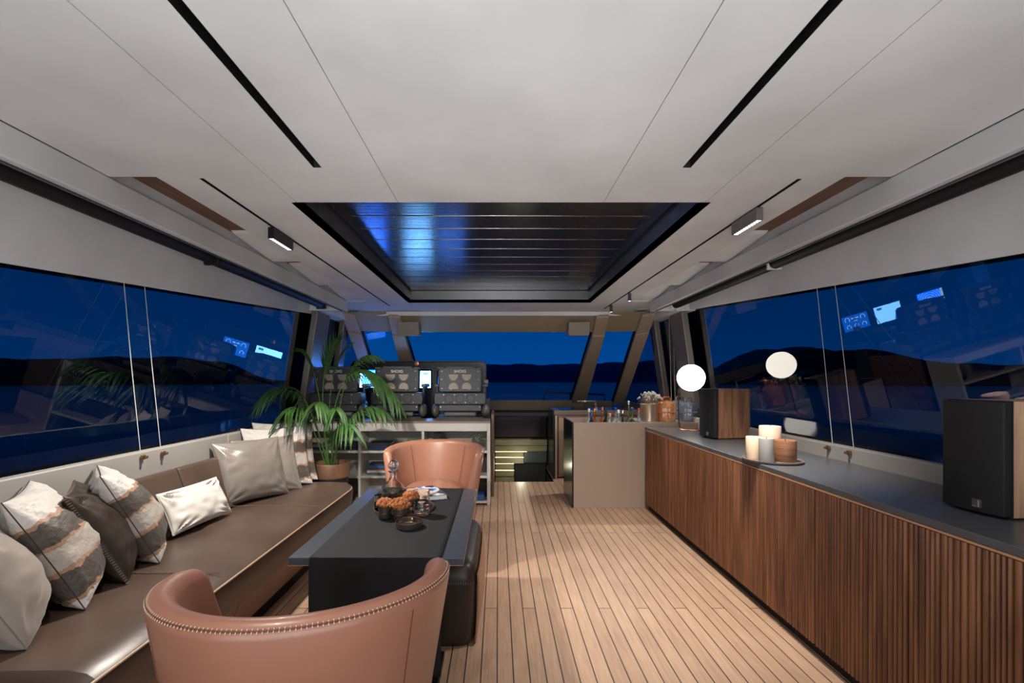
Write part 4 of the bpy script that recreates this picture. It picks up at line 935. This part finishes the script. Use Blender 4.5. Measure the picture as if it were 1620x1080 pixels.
def helm_seat(x,label):
    YS=5.02; e=empty('helm_seat',(x,YS,0),label,'seat','helm seats in front of the dashboard')
    MB().prism([(-.225,1.108),(.225,1.108),(.238,1.13),(.245,1.345),(.225,1.385),(-.225,1.385),(-.245,1.345),(-.238,1.13)],'y',0,.09).build('back_shell',helmb,e,bevel=.012)
    MB().box(-.20,.20,.07,.17,1.10,1.385).build('back_cushion',helml,e,bevel=.04,seg=4)
    MB().prism([(-.17,1.372),(.17,1.372),(.15,1.395),(-.15,1.395)],'y',-.005,.12).build('head_roll',helml,e,bevel=.01)
    for s in (-1,1): MB().box(s*.215-.035,s*.215+.035,-.004,.07,1.365,1.386).build('corner_pad',helml,e,bevel=.009)
    text_mesh('SHOXS',.042,.002,e,letter,(0,-.003,1.338))
    bd=[]
    for cx in (-.0725,.0725):
        MB().prism(half_disc(cx,1.306,.052,False,0),'y',-.004,.002).build('half_round_insert',helmg,e)
        MB().prism(half_disc(cx,1.145,.052,True,0),'y',-.004,.002).build('half_round_insert',helmg,e)
    mb=MB()
    for px_,pz in ((-.20,1.34),(.20,1.34),(-.20,1.15),(.20,1.15),(-.205,1.25),(.205,1.25),(-.10,1.14),(.10,1.14),(-.215,.945),(.215,.945),(-.18,1.082),(.18,1.082),(-.06,1.082),(.06,1.082),(-.18,.995),(.18,.995),(-.06,.995),(.06,.995)):
        mb.lathe([(.0001,0),(.0055,0),(.005,.004),(.0001,.005)],(0,0,0),10)
        k=10*4; 
        for i in range(len(mb.v)-k,len(mb.v)):
            v=mb.v[i]; yy=-.001 if pz>1.12 else (-.021 if pz>.98 else -.002); mb.v[i]=(v[0]+px_,yy-v[2],v[1]+pz)
    mb.build('screw',mat('screw_steel',(190,186,180),.3,.8),e)
    mb=MB().prism([(-.28,.972),(.28,.972),(.29,1.04),(.28,1.104),(-.28,1.104),(-.29,1.04)],'y',-.02,.16); mb.build('lower_band',helmb,e,bevel=.01)
    mb=MB()
    for cx in (-.12,0,.12):
        n=28; 
        mb.tube([(cx+.044*math.cos(2*math.pi*i/n),-.021,1.038+.044*math.sin(2*math.pi*i/n)) for i in range(n+1)],.002,5,cap=False)
    mb.build('ring_mark',black,e)
    MB().box(-.235,.235,0,.15,.90,.97).build('seat_frame',helmb,e,bevel=.006)
    MB().box(-.18,.18,-.01,.08,.84,.893).build('lumbar_roll',helml,e,bevel=.022,seg=4)
    MB().box(-.26,.26,-.0,.40,.815,.838).build('base_plate',helmb,e,bevel=.005)
    MB().box(-.22,.22,.12,.50,.88,1.0).build('seat_cushion',helml,e,bevel=.04,seg=4)
    for s in (-1,1):
        MB().sphere((0,0,0),.075,18,12).xf(Matrix.Translation((s*.275,.08,.905))@Matrix.Diagonal((.62,1.5,1,1))).build('side_bolster',helml,e)
        MB().tube([(s*.262,.14,.95),(s*.272,.14,1.15),(s*.272,.34,1.16)],.016,10).build('armrest_frame',helmb,e)
        a=MB().box(s*.272-.028,s*.272+.028,.12,.42,1.16,1.20).build('armrest',helml,e,bevel=.014)
    MB().lathe([(.0001,0),(.16,0),(.16,.02),(.07,.03),(.06,.84),(.0001,.84)],(0,.18,0),28).build('pedestal',blackm,e)
    return e
helm_seat(-1.79,'left of the three black helm seats, half hidden by the palm')
helm_seat(-1.115,'middle of the three black helm seats, beside the bright screen')
helm_seat(-.42,'right of the three black helm seats, next to the open companionway')
th=empty('throttle_lever',(-.15,5.68,0),'black control lever with a grey knob beside the right helm seat','lever')
MB().box(-.05,.05,-.1,.1,0,1.02).build('console',helmb,th,bevel=.01); MB().tube([(0,0,1.02),(.0,0,1.20)],.012,10).build('stick',blackm,th)
MB().box(-.028,.028,-.03,.03,1.195,1.25).build('knob',mat('knob_grey',(150,138,128),.4),th,bevel=.012)
# dashboard with screens
da=empty('dashboard',(-1.1,6.4,0),'dark helm dashboard with lit navigation screens under the windscreen','dashboard'); OD=Vector((-1.1,6.4,0)); D_=lambda mb: mb.xf(Matrix.Translation(-OD))
mb=MB(); x0,x1=-2.05,-.16
mb.prism([(x0,.0),(x1,.0),(x1,1.46),(x1-.04,1.50),(x0+.04,1.50),(x0,1.46)],'y',6.32,6.60)
D_(mb).build('housing',mat('dash_black',(9,10,14),.35),da,bevel=.01)
D_(MB().tube([(x0+.02,6.31,1.505),(x1-.05,6.31,1.505),(x1-.01,6.31,1.46),(x1-.01,6.31,.9)],.005,6)).build('edge_trim',mat('dash_edge',(130,110,92),.4),da)
def scr(name,xc,w,zc,h,build,lab):
    f=D_(MB().box(xc-w/2-.02,xc+w/2+.02,6.300,6.319,zc-h/2-.02,zc+h/2+.02)).build('screen_bezel',black,da,bevel=.004)
    build(xc,zc,w,h,f)
E=lambda n,c,s: mat(n,c,.4,emit=c,estr=s)
def radar(xc,zc,w,h,f):
    D_(MB().box(xc-w/2,xc+w/2,6.296,6.2995,zc-h/2,zc+h/2)).build('radar_display',E('radar_blue',(0,90,235),17),f)
    mb=MB()
    for r in (.05,.08,.11,.14,.17):
        pts=[(xc+.02+r*math.cos(2*math.pi*i/40),6.295,zc-.01+r*math.sin(2*math.pi*i/40)) for i in range(41)]
        pts=[p for p in pts if abs(p[0]-xc)<w/2 and abs(p[2]-zc)<h/2]
        seg=[]
        for p in pts:
            if seg and (Vector(p)-Vector(seg[-1])).length>.05:
                if len(seg)>1: mb.tube(seg,.0035,4)
                seg=[]
            seg.append(p)
        if len(seg)>1: mb.tube(seg,.0035,4)
    mb.box(xc-.03,xc+.07,6.2935,6.296,zc-.014,zc-.006); mb.box(xc+.014,xc+.026,6.2935,6.296,zc-.04,zc+.04); mb.box(xc-w/2,xc-w/2+.035,6.2935,6.296,zc-h/2,zc+h/2)
    D_(mb).build('radar_rings',E('radar_white',(170,215,255),6),f)
def chart(xc,zc,w,h,f):
    D_(MB().box(xc-w/2,xc+w/2,6.296,6.2995,zc-h/2,zc+h/2)).build('chart_display',E('chart_white',(110,180,255),16),f)
    mb=MB(); mb.prism([(xc-w/2,zc-h/2),(xc-w/2+.12,zc-h/2),(xc-w/2+.09,zc-.02),(xc-w/2+.03,zc+.01),(xc-w/2,zc-.01)],'y',6.2935,6.296); mb.box(xc+.08,xc+.15,6.2935,6.296,zc+h/2-.05,zc+h/2-.02)
    D_(mb).build('chart_land',E('chart_land',(60,130,200),4),f)
def gauges(xc,zc,w,h,f):
    D_(MB().box(xc-w/2,xc+w/2,6.296,6.2995,zc-h/2,zc+h/2)).build('gauge_display',E('gauge_blue',(10,70,160),12),f)
    mb=MB()
    for cx,cz,r in ((-.11,.05,.032),(.11,.05,.032),(-.11,-.05,.028),(.0,-.05,.028),(.11,-.05,.028)):
        mb.tube([(xc+cx+r*math.cos(R(-40+260*i/20)),6.295,zc+cz+r*math.sin(R(-40+260*i/20))) for i in range(21)],.003,4)
    for cx,cz in ((-.03,.06),(.03,.06),(0,.02)): mb.box(xc+cx-.02,xc+cx+.02,6.2935,6.296,zc+cz-.006,zc+cz+.006)
    D_(mb).build('gauge_mark',E('gauge_white',(190,225,255),6),f)
scr('radar',-1.74,.36,1.26,.24,radar,''); scr('chart',-1.12,.37,1.25,.23,chart,''); scr('gauges',-.65,.36,1.25,.21,gauges,'')
D_(MB().lathe([(.0001,0),(.028,0),(.030,.012),(.014,.014),(.012,.006),(.0001,.006)],n=24).xf(Matrix.Translation((-1.13,6.318,1.47))@Matrix.Rotation(R(90),4,'X'))).build('brass_ring',mat('rose_brass',(206,132,98),.3,.7),da)
# ============================================================ PALM
pp=Vector((-1.47,4.02,0)); pm=empty('potted_palm',pp,'green potted palm with arching fronds in a copper banded pot beyond the sofa','potted palm')
MB().lathe([(.0001,0),(.12,0),(.125,.01),(.142,.40),(.0001,.40)],n=48).build('pot_base',potd,pm)
MB().lathe([(.0001,.395),(.145,.395),(.152,.41),(.154,.515),(.150,.52),(.136,.52),(.132,.50),(.132,.47),(.0001,.47)],n=56).build('pot_band',copper,pm)
MB().lathe([(.0001,.47),(.131,.47),(.12,.482),(.0001,.492)],n=40).build('soil',soilm,pm)
def frond(p0,c1,c2,tip,nl,ll,seed,start=.42,droop=.35,wd=.016):
    q=random.Random(seed); mbs=MB(); mbl=MB()
    p0,c1,c2,tip=[Vector(v)-pp for v in (p0,c1,c2,tip)]
    bz=lambda t:(p0*(1-t)**3+c1*3*t*(1-t)**2+c2*3*t*t*(1-t)+tip*t**3)
    pts=[bz(i/24) for i in range(25)]; mbs.tube(pts,[.0055*(1-.75*i/24) for i in range(25)],6)
    for k in range(nl):
        t=start+(1-start)*(k+.5)/nl; p=bz(t); tg=(bz(min(1,t+.02))-bz(t-.02)).normalized()
        side=tg.cross(Vector((0,0,1))); side=side.normalized() if side.length>.05 else Vector((1,0,0))
        f=math.sin(math.pi*min(1,(t-start)/(1-start)*.85+.15))
        for s in (-1,1):
            l=ll*(.45+.6*f)*q.uniform(.85,1.12); d=(tg*q.uniform(.75,1.0)+side*s*q.uniform(.35,.6)+Vector((0,0,.12))).normalized()
            m=7; line=[]
            for i in range(m+1):
                u=i/m; line.append(p+d*l*u+Vector((0,0,-droop*l*u*u*q.uniform(.9,1.1)))*1.6)
            wv=d.cross(side.cross(d)).normalized()
            vs=[];fs=[]
            nrm=(side*.3+Vector((q.uniform(-.3,.3),q.uniform(-.6,-.1),.7))).normalized()
            for i,pt in enumerate(line):
                u=i/m; tt=(line[min(i+1,m)]-line[max(i-1,0)]).normalized(); w_=tt.cross(nrm); w_=w_.normalized() if w_.length>1e-3 else side
                ww=wd*.5*math.sin(math.pi*(u**.7)*.97+.05) if u<1 else .0004
                fold=tt.cross(w_)*ww*.35
                vs+= [pt-w_*ww, pt+fold, pt+w_*ww]
            for i in range(m):
                a=i*3; fs+=[(a,a+3,a+4,a+1),(a+1,a+4,a+5,a+2)]
            mbl.add(vs,fs)
    fr=mbs.build('frond_stem',stemm,pm)
    lf=mbl.build('leaflets',leafm,fr); md=lf.modifiers.new('s','SOLIDIFY'); md.thickness=.0008
    return fr
def A(px,py,Y): return at(px,py,Y)
b0=lambda dx,dy: pp+Vector((dx,dy,.488))
FR=[(b0(-.02,-.02),A(506,640,4.0),A(506,580,4.0),A(531,536,3.95),14,.24,1,.60,.10,.024),
 (b0(.02,.0),A(513,620,4.0),A(560,520,4.0),A(632,640,3.85),24,.22,2,.50,.62,.020),
 (b0(-.04,.0),A(500,660,3.95),A(475,570,3.8),A(412,632,3.6),22,.24,3,.50,.55,.017),
 (b0(-.02,.03),A(505,640,4.1),A(500,560,4.1),A(474,556,4.0),14,.18,4,.60,.25,.016),
 (b0(.03,-.03),A(530,700,3.9),A(560,620,3.8),A(606,650,3.7),18,.22,5,.45,.65,.018),
 (b0(-.03,-.05),A(500,690,3.85),A(480,620,3.7),A(452,652,3.5),18,.24,6,.45,.75,.018),
 (b0(0,-.05),A(512,680,3.9),A(512,620,3.8),A(498,640,3.5),16,.22,7,.50,.75,.020),
 (b0(.04,.02),A(528,660,4.05),A(545,560,4.05),A(590,562,4.0),18,.22,8,.55,.45,.017),
 (b0(.03,-.04),A(520,690,3.9),A(530,630,3.8),A(532,648,3.55),16,.22,9,.5,.8,.020),
 (b0(.0,.04),A(515,660,4.15),A(520,570,4.15),A(552,545,4.2),14,.20,10,.6,.35,.016),
 (b0(-.03,.02),A(504,690,4.0),A(485,600,4.0),A(440,620,4.0),18,.22,11,.5,.6,.016),
 (b0(.02,-.06),A(525,700,3.8),A(535,650,3.7),A(560,680,3.5),14,.20,12,.5,.7,.018)]
for f in FR: frond(*f)
# ============================================================ CEILING FITTINGS
def track(x,y0,y1,lab):
    o=empty('lighting_track',(x,(y0+y1)/2,2.10),lab,'light track','black lighting tracks in the ceiling')
    l=(y1-y0)/2; mb=MB(); mb.box(-.009,-.006,-l,l,.001,.028); mb.box(.006,.009,-l,l,.001,.028); mb.box(-.009,.009,-l,l,.025,.030); mb.build('rail',black,o); return o
track(-1.256,1.93,5.26,'thin black lighting track in the ceiling on the left'); track(1.280,1.935,5.49,'thin black lighting track in the ceiling on the right')
ledw=mat('led_dots',(240,245,255),.4,emit=(235,240,255),estr=3)
def bar_light(x,yc,lab,m):
    o=empty('linear_spotlight',(x,yc,2.03),lab,'spotlight','linear track spotlights')
    MB().box(-.017,.017,-.12,.12,0,.062).build('body',m,o,bevel=.002,seg=1)
    MB().box(-.005,.005,-.11,.05,.062,.10).build('mounting_foot',blackm,o)
    mb=MB()
    for k in range(10): mb.box(-.010,.010,-.113+k*.023,-.101+k*.023,-.0015,.001)
    mb.build('led_lens',ledw,o); return o
bar_light(-1.256,2.635,'black linear spotlight with a row of small lenses on the left track',blackm)
bar_light(1.280,2.345,'grey linear spotlight with a row of small lenses on the right track',mat('spot_grey',(112,108,104),.4,.4))
for px,Y,lab in ((996,4.43,'first small cylinder spotlight on the right track, nearer the camera'),(967,5.15,'small cylinder spotlight at the far end of the right track')):
    o=empty('cylinder_spotlight',(1.280,Y,2.012),lab,'spotlight','cylinder spotlights on the right track')
    MB().lathe([(.0001,.002),(.014,.002),(.016,0),(.016,.075),(.0001,.078)],n=20).build('body',mat('spot_dark',(70,70,72),.4,.5),o); MB().lathe([(.0001,0),(.013,0),(.013,.003),(.0001,.003)],n=20).build('lens',ledw,o); MB().tube([(0,0,.078),(0,0,.105)],.006,8).build('mounting_foot',blackm,o)
for px in (567,1009):
    x=(px-788)/107*.85*1.0; o=empty('ceiling_loudspeaker',(x,5.55,2.088),'round grey ceiling loudspeaker near the windscreen on the '+('left' if px<700 else 'right'),'ceiling speaker','round ceiling loudspeakers')
    MB().lathe([(.0001,0),(.06,.0),(.075,-.006),(.10,-.002),(.105,.012),(.0001,.012)],n=40).build('ring',mat('speaker_ring_grey',(150,150,154),.5),o); MB().lathe([(.0001,-.004),(.05,-.004),(.052,-.001),(.0001,-.001)],n=32).build('mesh_cover',mat('speaker_mesh',(90,92,98),.6),o)
# roller blinds, cords and cleats
for s,XW,lab in ((-1,XL,'left'),(1,XR,'right')):
    o=empty('roller_blind',(s*1.85+.005,1.9,2.035),'long black rolled-up blind under the %s ceiling beam'%lab,'roller blind','rolled-up blinds under the ceiling beams')
    for y0,y1 in ((-4.8,1.145 if s>0 else 1.02),(1.17 if s>0 else 1.045,2.84)):
        MB().tube([(0,y0,0),(0,y1,0)],.045,20).build('roll',blindm,o)
    MB().box(-.05,.05,1.02 if s<0 else 1.145,1.045 if s<0 else 1.17,-.05,.06).build('bracket',black if s<0 else white_edge,o,bevel=.01)
    MB().box(-.05,.05,2.84,2.855,-.05,.06).build('bracket',blindm if s<0 else white_edge,o,bevel=.004)
def cord(p0,p1,lab,grp): 
    o=MB().tube([p0,Vector(p0).lerp(Vector(p1),.5)+Vector((0,-.004,0)),p1],.0018,6).build('blind_cord',mat('pale_cord',(196,192,186),.5)); tag(o,lab,'cord',grp); return o
def cleat(p,s,lab):
    o=empty('cord_cleat',p,lab,'cleat','bronze cord cleats'); MB().box(-.006 if s>0 else -.004,.004 if s>0 else .006,-.014,.014,-.012,.012).build('plate',bronze,o,bevel=.003)
    MB().box(-.024 if s>0 else 0,0 if s>0 else .024,-.007,.007,-.006,.007).build('hook',bronze,o,bevel=.002)
for k,(px,py) in enumerate(((224,723),(256,717))):
    x=-1.90; Y=x*720/(px-788); z=HC-(py-600)/720*Y; cleat((x+.008,Y,z),-1,'bronze cord cleat on the left window ledge, %s the camera'%('nearer' if k==0 else 'farther from'))
    ty=Y+.07; xt=XL(1.84)+.045; cord((-1.915,Y+.01,.868),(xt,ty,ztL(ty)+.02),'thin pale blind cord in front of the left window, %s the camera'%('nearer' if k==0 else 'farther from'),'pale blind cords')
for k,(px,py) in enumerate(((1312,708),(1345,716))):
    x=1.945; Y=x*720/(px-788); z=HC-(py-600)/720*Y; cleat((x-.006,Y,z),1,'bronze cord cleat on the right window ledge, %s the camera'%('farther from' if k==0 else 'nearer'))
    ty=Y+.30; xt=XR(1.88)-.045; cord((1.96,Y-.005,.876),(xt,ty,ztR(ty)+.02),'thin pale blind cord in front of the right window, %s the camera'%('farther from' if k==0 else 'nearer'),'pale blind cords')
for k,px in enumerate((1058,1064)):
    Y=5.3; t=at(px,497,Y); b=at(px+2,650,5.3); cord((t.x,Y,t.z),(b.x+.02,5.3,b.z),'thin vertical cord at the right door gap, %s of the two'%('left' if k==0 else 'right'),'cords at the right door')
